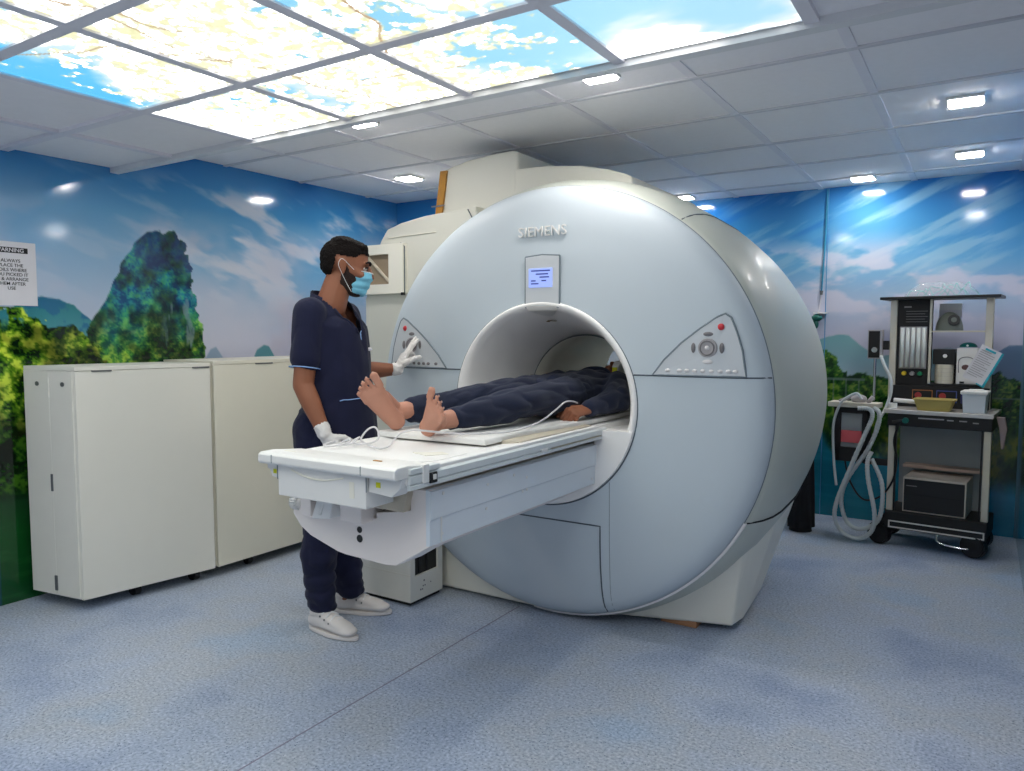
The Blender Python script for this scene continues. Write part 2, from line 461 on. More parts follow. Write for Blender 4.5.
# ------------------------------------------------------------------ materials
M = {}
M['tile'] = mat('ceiling_tile_board', (247, 245, 248), rough=.9, spec=.2, noise_amt=.03, noise_scale=30, bump=.15, bump_scale=220)
M['tbar'] = mat('painted_grid_bar', (236, 233, 240), rough=.45)
M['tbar_hi'] = mat('glossy_edge_trim', (226, 226, 228), rough=.35)
M['wallpaint'] = mat('plain_wall_paint', (198, 204, 212), rough=.6)
M['mural'] = mat_paint('printed_wall_mural', rough=.10, spec=.5)
M['blossom'] = mat_paint('backlit_ceiling_print', emission=PANEL_E)
M['led'] = mat('led_lamp_glow', (255, 255, 255), emit=(255, 250, 244), estr=62)
M['face'] = mat('scanner_blue_grey_gloss', (198, 208, 215), rough=.50, noise_amt=.01)
M['seam'] = mat('seam_grey_rubber', (84, 94, 104), rough=.7)  # grey colour of the cover joints
M['seam_dk'] = mat('black_gap_rubber', (24, 26, 28), rough=.8)
M['shell'] = mat('scanner_warm_white_shell', (212, 212, 202), rough=.48, noise_amt=.01)
M['shell_g'] = mat('scanner_barrel_silver_green', (192, 197, 188), rough=.42, noise_amt=.01, coat=.06)
M['cream'] = mat('scanner_cream_cover', (240, 237, 224), rough=.4, noise_amt=.012)
M['white'] = mat('white_plastic', (236, 235, 232), rough=.35, noise_amt=.015)
M['borew'] = mat('bore_white_plastic', (250, 247, 244), rough=.38, noise_amt=.012)
M['tubein'] = mat('bore_inner_liner', (226, 223, 210), rough=.45, noise_amt=.01)
M['tablew'] = mat('table_white_plastic', (238, 237, 235), rough=.42, noise_amt=.02)
M['pinkw'] = mat('table_beam_warm_white', (245, 236, 231), rough=.4, noise_amt=.015)
M['tside'] = mat('table_side_blue_grey', (228, 234, 240), rough=.38, noise_amt=.02)
M['rail'] = mat('worn_rail_silver_white', (220, 225, 226), rough=.35, noise_amt=.08, noise_scale=25)
M['beige'] = mat('aged_beige_plastic', (196, 186, 168), rough=.55, noise_amt=.06)
M['black'] = mat('black_plastic', (18, 18, 20), rough=.4)
M['blackm'] = mat('matte_black_plastic', (26, 26, 28), rough=.7)
M['yellow'] = mat('yellow_sticker', (214, 214, 20), rough=.6)
M['pad'] = mat('white_vinyl_pad', (232, 231, 228), rough=.5, noise_amt=.02, bump=.1, bump_scale=30)
M['copper'] = mat('brown_gold_trim', (172, 122, 44), rough=.5, noise_amt=.25, noise_scale=30)
M['wood'] = mat('wood_shim', (176, 128, 92), rough=.7, noise_amt=.15, noise_scale=30)
M['cab'] = mat('cabinet_greige_laminate', (233, 230, 218), rough=.55, noise_amt=.015)
M['cab2'] = mat('cabinet_cream_laminate', (235, 230, 212), rough=.55, noise_amt=.015)
M['cabdk'] = mat('cabinet_grey_fitting', (110, 112, 112), rough=.4, metal=.5)
M['screen'] = mat('lit_blue_display', (120, 140, 220), rough=.3, emit=(164, 182, 240), estr=.42)
M['scrtxt'] = mat('display_dark_text', (40, 60, 160), rough=.4)
M['btn'] = mat('grey_button', (168, 164, 166), rough=.35)
M['btn_dk'] = mat('dark_grey_button', (120, 116, 118), rough=.35)
M['btn_lt'] = mat('pale_button', (226, 222, 222), rough=.35)
M['red'] = mat('red_button', (206, 50, 60), rough=.4)
M['panel'] = mat('control_panel_silver', (206, 210, 214), rough=.38, noise_amt=.01)
M['frameline'] = mat('panel_outline_grey', (120, 132, 140), rough=.5)
M['smear'] = mat('brown_mark', (128, 96, 40), rough=.8)
M['skin'] = mat('brown_skin', (146, 93, 68), rough=.5, noise_amt=.10, noise_scale=18, spec=.35)
M['skinface'] = M['skin']
M['skin_sole'] = mat('bare_foot_skin', (192, 138, 116), rough=.5, noise_amt=.12, noise_scale=16, spec=.35)
M['hair'] = mat('short_black_hair', (20, 15, 14), rough=.85, spec=.15, noise_amt=.4, noise_scale=90, bump=.6, bump_scale=160)
M['beard'] = mat('dark_trimmed_beard', (44, 26, 20), rough=.8, noise_amt=.4, noise_scale=120, bump=.5, bump_scale=200)
M['scrub'] = mat('navy_scrub_cloth', (27, 30, 56), rough=.85, noise_amt=.14, noise_scale=14, bump=.25, bump_scale=260, spec=.2, sheen=.1)
M['kurta'] = mat('dark_navy_cotton', (33, 39, 60), rough=.85, noise_amt=.14, noise_scale=12, bump=.25, bump_scale=260, spec=.2, sheen=.1)
M['piping'] = mat('light_blue_piping', (146, 182, 232), rough=.7)
M['maskblue'] = mat('surgical_mask_cloth', (128, 202, 228), rough=.8, noise_amt=.05, noise_scale=60)
M['maskwhite'] = mat('white_elastic', (232, 232, 232), rough=.7)
M['glove'] = mat('latex_glove', (226, 222, 218), rough=.5, noise_amt=.04, noise_scale=40, bump=.2, bump_scale=40)
M['shoe'] = mat('white_trainer_leather', (222, 216, 212), rough=.55, noise_amt=.03)
M['sole'] = mat('white_rubber_sole', (232, 226, 222), rough=.6)
M['eye'] = mat('eye_white', (214, 206, 200), rough=.3)
M['iris'] = mat('dark_iris', (30, 18, 14), rough=.2)
M['cable'] = mat('white_cable', (214, 212, 214), rough=.45)
M['paper'] = mat('white_paper', (226, 224, 228), rough=.8)
M['ink'] = mat('black_print_ink', (26, 24, 28), rough=.8)
M['chrome'] = mat('chrome_metal', (200, 200, 204), rough=.15, metal=1)

# ------------------------------------------------------------------ room
XL, XR, YB, YL, ZC, ZL, YS = -4.075, .215, 5.87, 4.68, 2.40, 2.24, 2.36
XW, YF, YJ = 2.2, -2.2, 3.7          # the room widens beyond the frame on the right
def floor_material():
    m = bpy.data.materials.new('speckled_vinyl_floor'); m.use_nodes = True
    nt = m.node_tree; b = nt.nodes['Principled BSDF']
    tc = nt.nodes.new('ShaderNodeTexCoord')
    def ramp_node(src, stops):
        r = nt.nodes.new('ShaderNodeValToRGB'); cr = r.color_ramp
        cr.elements[0].position = stops[0][0]; cr.elements[0].color = lin(stops[0][1]) + [1]
        cr.elements[1].position = stops[-1][0]; cr.elements[1].color = lin(stops[-1][1]) + [1]
        for p, c in stops[1:-1]:
            e = cr.elements.new(p); e.color = lin(c) + [1]
        nt.links.new(src, r.inputs[0]); return r
    n1 = nt.nodes.new('ShaderNodeTexNoise'); n1.inputs['Scale'].default_value = 95; n1.inputs['Detail'].default_value = 3
    nt.links.new(tc.outputs['Object'], n1.inputs['Vector'])
    r1 = ramp_node(n1.outputs['Fac'], [(.30, (140, 151, 166)), (.45, (168, 181, 197)), (.58, (184, 196, 210)), (.72, (212, 220, 230))])
    v = nt.nodes.new('ShaderNodeTexVoronoi'); v.inputs['Scale'].default_value = 62
    nt.links.new(tc.outputs['Object'], v.inputs['Vector'])
    r2 = ramp_node(v.outputs['Distance'], [(.12, (0, 0, 0)), (.17, (255, 255, 255))])
    mx = nt.nodes.new('ShaderNodeMix'); mx.data_type = 'RGBA'; mx.inputs[6].default_value = lin((92, 104, 130)) + [1]
    nt.links.new(r2.outputs[0], mx.inputs[0]); nt.links.new(r1.outputs[0], mx.inputs[7])
    n3 = nt.nodes.new('ShaderNodeTexNoise'); n3.inputs['Scale'].default_value = 1.6; n3.inputs['Detail'].default_value = 5
    nt.links.new(tc.outputs['Object'], n3.inputs['Vector'])
    r3 = ramp_node(n3.outputs['Fac'], [(.32, (212, 218, 238)), (.46, (246, 246, 252)), (.56, (250, 244, 240)), (.68, (232, 240, 250))])
    m2 = nt.nodes.new('ShaderNodeMix'); m2.data_type = 'RGBA'; m2.blend_type = 'MULTIPLY'; m2.inputs[0].default_value = 1
    nt.links.new(mx.outputs[2], m2.inputs[6]); nt.links.new(r3.outputs[0], m2.inputs[7])
    nt.links.new(m2.outputs[2], b.inputs['Base Color'])
    b.inputs['Roughness'].default_value = .42; b.inputs['Specular IOR Level'].default_value = .35
    return m
bm = BM()
box(bm, XL, XR, YF, YB, -.05, 0); box(bm, XR, XW, YF, YJ, -.05, 0)
structure('floor', bm, floor_material())
sm = BM(); box(sm, -1.906, -1.901, .3, 3.07, 0, .0008)
structure('trim_10', sm, mat('floor_weld_line', (132, 124, 146), rough=.5))

bm = BM()
box(bm, XL, XR, YS, YB, ZC, ZC + .05); box(bm, XR, XW, YS, YJ, ZC, ZC + .05)
structure('ceiling', bm, M['tile'])
bm = BM(); box(bm, XL, XW, YF, YS, ZL + .012, ZC + .05)
structure('ceiling', bm, M['tile'])

# walls
structure('wall_left', painted_grid('wall_left', 1.2, YL, 0, ZC + .05, .0068, lambda y, z: (y * 0 + XL, y, z), paint_left, flip=True), M['mural'])
bm = mbox(XL - .05, XL, YF, 1.2, 0, ZC); structure('wall_left', bm, M['wallpaint'])
structure('wall_back', painted_grid('wall_back', -2.4, XR, 0, ZC + .05, .0085, lambda x, z: (x, x * 0 + YB, z), paint_back), M['mural'])
structure('wall_back', painted_grid('wall_back', XL, -2.4, 0, ZC + .05, .03, lambda x, z: (x, x * 0 + YL, z), lambda x, z: mix(ramp(z, SKY_L), (60, 150, 215), z * 0 + .3)), M['mural'])
bm = mbox(-2.45, -2.4, YL, YB, 0, ZC); structure('wall_back', bm, M['wallpaint'])
structure('wall_right', painted_grid('wall_right', YJ, YB, 0, ZC + .05, .02, lambda y, z: (y * 0 + XR, y, z), lambda y, z: paint_back(XR + (YB - y), z)), M['mural'])
bm = BM(); box(bm, XR + .001, XW, YJ, YJ + .05, 0, ZC); box(bm, XW, XW + .05, YF, YJ, 0, ZC)
structure('wall_right', bm, M['wallpaint'])
structure('wall_front', mbox(XL, XW, YF - .05, YF, 0, ZC), M['wallpaint'])
# back wall sheet seam and right-hand corner bead
bm = BM(); box(bm, -1.004, -.998, YB - .004, YB, 0, ZC); structure('trim_7', bm, mat('mural_joint_strip', (70, 140, 190), rough=.3))
bm = BM(); box(bm, XR - .012, XR, YB - .012, YB, 0, ZC); structure('trim_8', bm, mat('corner_bead', (90, 130, 150), rough=.3))

# ceiling grids (0.61 m modules)
XG = [-3.53, -2.905, -2.285, -1.67, -1.055, -.455, .16, .77, 1.38, 1.99]
bm = BM()
for x in XG[:-4]:
    if x < XR: box(bm, x - .019, x + .019, YS, YB if x > -2.4 else YL, ZC - .005, ZC + .002)
for x in XG[-4:]: box(bm, x - .019, x + .019, YS, YJ if x > XR else YB, ZC - .010, ZC + .002)
structure('trim_1', bm, M['tbar'])
bm = BM()
for y in (2.46, 3.06, 3.67, 4.33, 4.94, 5.55):
    box(bm, XL if y < YL else -2.4, XR if y > YJ else XW, y - .012, y + .012, ZC - .008, ZC + .003)
structure('trim_2', bm, mat('thin_tile_joint', (214, 214, 220), rough=.6))
bm = BM()
YG = [1.80, 1.20, .60, 0, -.6, -1.2, -1.8]
for x in XG: box(bm, x - .020, x + .020, YF, YS, ZL - .003, ZL + .014)
for y in YG: box(bm, XL, XW, y - .022, y + .022, ZL - .0035, ZL + .014)
structure('trim_3', bm, M['tbar'])
bm = BM(); prism(bm, [(YS - .035, ZL - .016), (YS + .012, ZL - .016), (YS + .012, ZC), (YS, ZC), (YS, ZL + .012), (YS - .035, ZL + .012)], 'x', XL, XW)
structure('trim_4', bm, M['tbar_hi'])

# backlit picture panels set into the lower ceiling
cols = [(-2.905, -2.285), (-2.285, -1.67), (-1.67, -1.055), (-1.055, -.455)]
rows = [(1.80, 2.33), (1.20, 1.80), (.60, 1.20), (0, .60), (-.6, 0)]
cn = ['leftmost column', 'second column from the left', 'third column from the left', 'rightmost column']
rn = ['in the row nearest the scanner', 'in the second row from the scanner', 'in the third row from the scanner', 'in the fourth row from the scanner', 'in the fifth row from the scanner']
for j, (y0, y1) in enumerate(rows):
    for i, (x0, x1) in enumerate(cols):
        look = ('blue sky and blossom', 'dense pale blossom', 'blossom with a thin branch', 'white cloud on pale sky')[i]
        t = thing('ceiling_light_panel', 'backlit ceiling panel of %s, %s, %s' % (look, cn[i], rn[j]), 'ceiling light', ((x0 + x1) / 2, (y0 + y1) / 2, ZL), 0, 'backlit sky panels in the lower ceiling')
        me = painted_grid('printed_panel', x0 + .02, x1 - .02, y0 + .02, y1 - .02, .007, lambda u, v: (u, v, u * 0 + ZL + .004), paint_blossom, flip=True, linear=True)
        obj('printed_panel', me, M['blossom'], t)
        f = BM(); box(f, x0 + .012, x1 - .012, y0 + .012, y1 - .012, ZL + .006, ZL + .011); obj('panel_frame', f, M['white'], t)

# square LED downlights
DL = [((-1.369, 2.80), ZC, 'at the edge of the lower ceiling above the scanner'), ((-2.659, 2.775), ZC, 'beside the corner of the blossom panels'),
      ((-3.325, 3.946), ZC, 'above the left side of the scanner'), ((-.116, 3.994), ZC, 'largest of those on the right'),
      ((-.119, 5.17), ZC, 'above the equipment trolley'), ((-.74, 5.58), ZC, 'near the seam of the back wall'),
      ((-2.006, 5.62), ZC, 'just over the right shoulder of the scanner')]
for k, ((x, y), z, w) in enumerate(DL + [((1.1, .9), ZL, 'added out of view as fill over the open floor on the right'), ((1.1, -1.1), ZL, 'added out of view as fill by the front wall on the right'), ((-3.3, -1.0), ZL, 'added out of view as fill by the front wall on the left'), ((-3.3, .9), ZL, 'added out of view as fill over the open floor on the left')]):  # the last four hang out of view, added as fill light
    t = thing('led_downlight', 'small square white ceiling downlight %s' % w, 'ceiling light', (x, y, z), 0, 'square LED downlights')
    s = .074
    bm = BM()
    prism(bm, [(x - s, y - s), (x + s, y - s), (x + s, y + s), (x - s, y + s)], 'z', z - .014, z, bev=.003)
    obj('bezel', bm, M['white'], t)
    obj('diffuser', mbox(x - s * .86, x + s * .86, y - s * .86, y + s * .86, z - .019, z - .013, bev=.002), M['led'], t)

# ------------------------------------------------------------------ warning notice on the left wall
t = thing('warning_notice', 'white paper notice headed WARNING taped on the left mural wall', 'sign', (XL, 1.82, 1.49))
obj('paper_sheet', mbox(XL + .001, XL + .003, 1.70, 1.925, 1.487, 1.80), M['paper'], t)
bm = BM(); box(bm, XL + .003, XL + .0035, 1.722, 1.888, 1.745, 1.772); obj('heading_band', bm, M['ink'], t)
def wall_text(s, size, y, z, material, name, parent, bold=.0002):
    me = text_mesh(s, size, .0003, bold=bold)
    me.transform(frame((XL + .004, y, z), (0, 1, 0), (0, 0, 1)))
    return obj(name, me, material, parent)
wall_text('WARNING', .027, 1.805, 1.758, M['paper'], 'heading_text', t, .0004)
for i, s in enumerate(['ALWAYS', 'PLACE THE', 'COILS WHERE', 'YOU PICKED IT', 'UP & ARRANGE', 'THEM AFTER', 'USE']):
    wall_text(s, .0225, 1.808, 1.706 - i * .0225, M['ink'], 'text_line', t, .00015)

# ------------------------------------------------------------------ MRI scanner
CX, CZ = -1.712, 1.025
def disc_y(r):   # gentle dome of the front cover
    return float(np.interp(r, [.44, .7, .86, .91, .945, .968, .986, 1.0], [2.965, 2.972, 2.984, 2.992, 3.003, 3.016, 3.034, 3.058]))
mri = thing('mri_scanner', 'large white and blue-grey MRI scanner with round front cover and open bore', 'MRI scanner', (CX, 3.6, 0))
prof = [(disc_y(r), r) for r in list(np.linspace(.468, .86, 10)) + [.91, .945, .968, .986, 1.0]] + [(3.075, 1.0)]
face = obj('front_cover', lathe_y(prof, CX, CZ, 160, zmin=.018), M['face'], mri, smooth=True)
# barrel housing
bp = [(3.072, .985), (3.075, 1.004), (3.10, 1.02), (3.17, 1.045), (3.27, 1.062), (3.4, 1.068), (3.6, 1.062), (3.8, 1.054), (4.0, 1.035), (4.2, 1.006), (4.35, .98), (4.47, .945), (4.53, .88), (4.55, .6), (4.56, .42)]
obj('barrel_housing', lathe_y(bp, CX, CZ, 160, zmin=.02), M['shell_g'], mri, smooth=True)
# white edge band showing along the lower right rim
obj('rim_band', lathe_y([(3.056, 1.001), (3.060, 1.010), (3.074, 1.012), (3.080, 1.004)], CX, CZ, 60, math.radians(-95), math.radians(-27), zmin=.012), M['borew'], face, smooth=True)
obj('rim_gap', lathe_y([(3.068, .998), (3.070, 1.003), (3.076, 1.003)], CX, CZ, 120, math.radians(-27), math.radians(265), zmin=.012), M['frameline'], face, smooth=True)
# shell joints
def barrel_r(y): return float(np.interp(y, [p[0] for p in bp[:13]], [p[1] for p in bp[:13]]))
def face_pt(x, z, off=.0):
    r = math.hypot(x - CX, z - CZ); return Vector((x, disc_y(r) - off, z))
def face_tube(pts, rad, name, material, parent, n=6, sub=1, off=.0, closed=False):
    dense = []
    P = [Vector((p[0], 0, p[1])) for p in pts]
    m = len(P) if closed else len(P) - 1
    for i in range(m):
        a = P[i]; b = P[(i + 1) % len(P)]; k = max(2, int((b - a).length / .03))
        for j in range(k): dense.append(a.lerp(b, j / k))
    if not closed: dense.append(P[-1])
    return obj(name, tube(BM(), [face_pt(p.x, p.z, off) for p in dense], rad, n, raw=True, closed=closed), material, parent, smooth=True)
a = math.radians(53)
obj('shell_joint', tube(BM(), [(CX + math.cos(a) * (barrel_r(y) + .0), y, CZ + math.sin(a) * (barrel_r(y))) for y in np.linspace(3.08, 4.4, 24)], .0035, 6, raw=True), M['seam'], mri)
pts = []
for y in np.linspace(3.08, 4.47, 30):
    zz = .565 - .02 * (y - 3.08); r = barrel_r(y)
    pts.append((CX + math.sqrt(max(0, r * r - (zz - CZ) ** 2)) + .001, y, zz))
obj('shell_joint', tube(BM(), pts, lambda t, i: .004 + .007 * t, 6, raw=True), M['seam_dk'], mri)
# horizontal joint of the front cover, both sides of the bore
zj = 1.172
for s in (-1, 1):
    x0 = CX + s * .449; x1 = CX + s * .988
    face_tube([(x0, zj), (x1, zj)], .0035, 'cover_joint', M['seam'], face)
# lower service cover outline
face_tube([(-2.05, .492), (-1.414, .492), (-1.414, .30), (-1.405, .085)], .0035, 'service_cover_joint', M['seam'], face)
face_tube([(-1.37, .575 + .12), (-1.37, .34), (-1.37, .10)], .0012, 'cover_joint', M['frameline'], face)
# bore surround
fl = [(2.968, .468), (2.957, .462), (2.955, .452), (2.964, .440), (2.995, .424), (3.05, .404), (3.14, .378), (3.25, .350), (3.35, .328), (3.42, .316)]
bore = obj('bore_surround', lathe_y(fl, CX, CZ, 128), M['borew'], mri, smooth=True)
obj('surround_gap', tube(BM(), [(CX + .468 * math.cos(t), 2.967, CZ + .468 * math.sin(t)) for t in np.linspace(0, 2 * PI, 128, endpoint=False)], .0035, 6, raw=True, closed=True), M['seam'], bore)
obj('bore_tube', lathe_y([(3.42, .316), (3.422, .311), (3.6, .308), (4.2, .31), (4.35, .34), (4.5, .42), (4.56, .44)], CX, CZ, 128), M['tubein'], mri, smooth=True)
obj('bore_ring_joint', tube(BM(), [(CX + .315 * math.cos(t), 3.42, CZ + .315 * math.sin(t)) for t in np.linspace(0, 2 * PI, 96, endpoint=False)], .0018, 6, raw=True, closed=True), M['seam'], bore)
# pointed tab under the display
bm = BM()
for (w, yy, r) in [(.078, 2.953, .456), (.074, 2.966, .434), (.05, 2.995, .418), (.022, 3.03, .406), (.002, 3.04, .402)]:
    for s in (-1, 1):
        x = s * w; bm.verts.new((CX - .02 + x, yy - .004, CZ + math.sqrt(r * r - x * x)))
bm.verts.ensure_lookup_table()
for i in range(4): bm.faces.new((bm.verts[2 * i], bm.verts[2 * i + 1], bm.verts[2 * i + 3], bm.verts[2 * i + 2]))
bmesh.ops.solidify(bm, geom=list(bm.faces), thickness=.004)
obj('surround_tab', bm, M['white'], bore)
# brown tape mark inside the top of the flare
bm = BM()
for (dx, dy, r_, s_) in [(.0, .0, .016, 1), (.016, .01, .012, 1), (-.014, .004, .010, 1)]:
    x = -.055 + dx; y = 3.10 + dy; rr = float(np.interp(y, [p[0] for p in fl], [p[1] for p in fl])) - .002
    ellipsoid(bm, (CX + x, y, CZ + math.sqrt(rr * rr - x * x)), (r_, r_ * .8, .002), n=8)
obj('tape_mark', bm, M['smear'], bore)
# flat lower block that carries the table
pts = []
zt = .925; Rb = .462; a0 = math.asin((zt - CZ) / Rb)
for k in range(49):
    t = a0 - (PI + 2 * a0) * k / 48
    pts.append((CX + Rb * math.cos(t), CZ + Rb * math.sin(t)))
pts += [(-2.02, zt), (-2.02, .70), (-1.436, .70), (-1.436, zt)]
obj('lower_block', prism(BM(), pts, 'y', 2.952, 3.30), M['borew'], mri)
obj('bore_ledge', mbox(-1.98, -1.44, 3.28, 4.5, .80, .90), M['borew'], mri)
# display module
dm = BM(); prism(dm, [(-1.822, 1.470), (-1.648, 1.470), (-1.648, 1.700), (-1.735, 1.707), (-1.822, 1.700)], 'y', 2.957, 3.0, bev=.003)
disp = obj('display_housing', dm, M['panel'], mri)
fr = BM()
for seg in [[(-1.824, 1.47), (-1.824, 1.702)], [(-1.824, 1.702), (-1.735, 1.709), (-1.646, 1.702)], [(-1.646, 1.702), (-1.646, 1.47)], [(-1.824, 1.472), (-1.646, 1.472)]]:
    tube(fr, [(p[0], 2.962, p[1]) for p in seg], .0045, 6, raw=True)
obj('housing_outline', fr, M['frameline'], disp)
obj('screen', mbox(-1.803, -1.680, 2.9535, 2.958, 1.562, 1.648, bev=.001), M['screen'], disp)
bm = BM()
for (x0, x1, z) in [(-1.79, -1.69, 1.637), (-1.765, -1.70, 1.622), (-1.745, -1.695, 1.608), (-1.79, -1.765, 1.592), (-1.735, -1.71, 1.592), (-1.79, -1.75, 1.579)]:
    box(bm, x0, x1, 2.9528, 2.9537, z - .003, z + .003)
obj('screen_text', bm, M['scrtxt'], disp)
# maker's lettering
me = text_mesh('SIEMENS', .064, .004, bold=0, spacing=1.05)
xs = [v.co.x for v in me.vertices]; w = max(xs) - min(xs)
me.transform(Matrix.Diagonal((.245 / w, 1, 1, 1)))
me.transform(frame((-1.731, 2.9695, 1.813), (1, 0, 0), (0, 0, 1)))
obj('lettering', me, M['white'], face)
# triangular control panels (the left one mirrors the right one)
TX = [(-1.178, 1.176), (-1.13, 1.24), (-1.06, 1.31), (-.985, 1.37), (-.915, 1.418), (-.890, 1.428), (-.868, 1.412), (-.845, 1.355), (-.822, 1.28), (-.806, 1.176)]
def control_panel(mirror):
    f = (lambda x: 2 * CX - x) if mirror else (lambda x: x)
    P = [(f(x), z) for x, z in TX]
    bm = BM(); c = bm.verts.new(face_pt(f(-.94), 1.27, .004)); dense = []
    n = len(P)
    for i in range(n):
        a_, b_ = P[i], P[(i + 1) % n]
        for k in range(4): dense.append((a_[0] + (b_[0] - a_[0]) * k / 4, a_[1] + (b_[1] - a_[1]) * k / 4))
    ring = [bm.verts.new(face_pt(x, z, .003)) for x, z in dense]
    for i in range(len(ring)): bm.faces.new((c, ring[i], ring[(i + 1) % len(ring)]))
    bmesh.ops.recalc_face_normals(bm, faces=bm.faces)
    bmesh.ops.solidify(bm, geom=list(bm.faces), thickness=.003)
    cp = obj('control_panel', bm, M['panel'], mri)
    face_tube([(x, z) for x, z in P], .0048, 'panel_outline', M['frameline'], cp, off=.003, closed=True)
    def button(x, z, rx, rz, material, name, h=.006):
        bm = BM(); q = face_pt(f(x), z, .004); ellipsoid(bm, q, (rx, h, rz), n=8); obj(name, bm, material, cp, smooth=True)
    cx, cz = -.955, 1.290
    bm = BM(); q = face_pt(f(cx), cz, .004)
    cyl(bm, q, q + Vector((0, -.006, 0)), .040, .037, 28); o = obj('joystick_dial', bm, M['btn'], cp)
    bm = BM(); tube(bm, [(q.x + .028 * math.cos(t), q.y - .007, q.z + .028 * math.sin(t)) for t in np.linspace(0, 2 * PI, 20, endpoint=False)], .003, 6, raw=True, closed=True); obj('dial_ring', bm, M['btn_dk'], cp)
    button(cx, cz, .012, .012, M['btn_lt'], 'dial_button', .012)
    button(cx, cz + .056, .022, .010, M['btn_dk'], 'arrow_button'); button(cx, cz - .056, .024, .010, M['btn_lt'], 'arrow_button')
    button(cx - .056, cz, .010, .022, M['btn_dk'], 'arrow_button'); button(cx + .056, cz, .010, .022, M['btn_dk'], 'arrow_button')
    button(-.905, 1.375, .014, .014, M['red'], 'stop_button')
    for k, x in enumerate([-1.115, -1.066, -1.036, -1.004, -.972, -.938, -.904, -.872, -.846]):
        button(x, 1.196, .011, .008, M['btn_lt'] if not mirror else M['btn_dk'], 'key')
control_panel(False); control_panel(True)

# base of the scanner: tapered plinth
def loft(bm, A, B):
    t = bmesh.new()
    a = [t.verts.new(p) for p in A]; b = [t.verts.new(p) for p in B]
    t.faces.new(a); t.faces.new(b[::-1]); n = len(a)
    for i in range(n): t.faces.new((a[i], b[i], b[(i + 1) % n], a[(i + 1) % n]))
    bmesh.ops.recalc_face_normals(t, faces=t.faces); merge(bm, t); return bm
bot = [(-2.55, 3.075, .012), (-1.80, 3.078, .012), (-1.42, 3.17, .03), (-.918, 3.30, .03), (-.90, 3.42, .03), (-.93, 3.85, .03), (-.99, 4.25, .03), (-2.5, 4.25, .03)]
top = [(-2.55, 3.075, .555), (-1.80, 3.085, .555), (-1.42, 3.12, .555), (-.845, 3.235, .555), (-.825, 3.30, .555), (-.79, 3.7, .555), (-.815, 4.2, .545), (-2.5, 4.22, .555)]
pl = loft(BM(), bot, top)
bmesh.ops.bevel(pl, geom=list(pl.edges), offset=.012, segments=3, affect='EDGES', profile=.5)
obj('plinth', pl, M['cream'], mri)
# left side wing, with its window box
bm = BM(); prism(bm, [(-2.35, 2.035), (-2.70, 2.012), (-2.88, 1.985), (-2.985, 1.955), (-3.03, 1.90), (-3.065, 1.84), (-3.165, 1.55), (-3.165, .06), (-2.35, .06)], 'y', 3.34, 4.30, bev=.012, seg=3)
wing = obj('side_cover', bm, M['shell'], mri)
obj('cover_crease', tube(BM(), [(-2.97, 3.337, 1.905), (-2.62, 3.337, 1.915)], .003, 6, raw=True), M['cream'], wing)
obj('cover_joint', tube(BM(), [(-2.40, 3.337, 2.02), (-2.37, 3.337, 1.97), (-2.28, 3.337, 1.84)], .003, 6, raw=True), M['seam'], wing)
bx0, bx1, bz0, bz1, by = -3.16, -2.832, 1.580, 1.865, 3.30
wb = BM()
wx0, wx1, wz0, wz1 = -3.12, -2.942, 1.635, 1.808
for (x0, x1, z0, z1) in [(bx0, wx0, bz0, bz1), (wx1, bx1, bz0, bz1), (wx0, wx1, bz0, wz0), (wx0, wx1, wz1, bz1)]:
    box(wb, x0, x1, by, by + .03, z0, z1)
box(wb, bx0, bx1, by + .03, 3.345, bz0, bz1)
bmesh.ops.remove_doubles(wb, verts=wb.verts, dist=.0001)
wbo = obj('window_box', wb, M['cream'], mri)
obj('recess_panel', mbox(bx0 + .02, bx1 - .02, by + .024, by + .0295, bz0 + .02, bz1 - .02), mat('recess_brown_beige', (150, 134, 112), rough=.6, noise_amt=.1), wbo)
bm = BM()
tube(bm, [(-3.12, by + .020, 1.80), (-2.955, by + .020, 1.65)], .010, 8, raw=True)
obj('recess_brace', bm, M['beige'], wbo)
bm = BM(); tube(bm, [(bx1 + .003, by + .01, bz0), (bx1 + .004, by + .01, bz1 - .02), (bx1 - .02, by + .006, bz1 + .003)], .003, 6, raw=True); obj('lid_joint', bm, M['seam'], wbo)
obj('lid_catch', mbox(bx1 - .014, bx1 + .006, by - .006, by + .012, bz0 - .012, bz0 + .004, bev=.002), M['black'], wbo)
# tower cover reaching the ceiling, and the lower hood to its right
bm = BM()
tp = [(-2.70, 1.95), (-2.665, 2.15), (-2.635, 2.265), (-2.57, 2.283), (-2.45, 2.305), (-2.30, 2.318), (-2.165, 2.322), (-2.13, 2.31), (-2.13, 1.95)]
prism(bm, tp, 'y', 3.42, 4.30, bev=.014, seg=3)
tower = obj('tower_cover', bm, M['shell'], mri)
bm = BM(); prism(bm, [(-2.682, 2.0), (-2.636, 2.0), (-2.594, 2.262), (-2.64, 2.262)], 'y', 3.405, 3.418); obj('gold_strip', bm, M['copper'], tower)
bm = BM(); box(bm, -2.70, -2.61, 3.398, 3.408, 2.065, 2.073); obj('strip_clip', bm, M['chrome'], tower)
bm = BM()
hp = [(-2.14, 1.95), (-2.14, 2.215), (-1.95, 2.212), (-1.75, 2.19), (-1.60, 2.155), (-1.50, 2.12), (-1.47, 2.10), (-1.45, 1.95)]
prism(bm, hp, 'y', 3.40, 4.35, bev=.014, seg=3)
obj('top_hood', bm, M['shell'], mri)

for v in [v for o in (bore,) for v in o.data.vertices]: v.co.z += .004
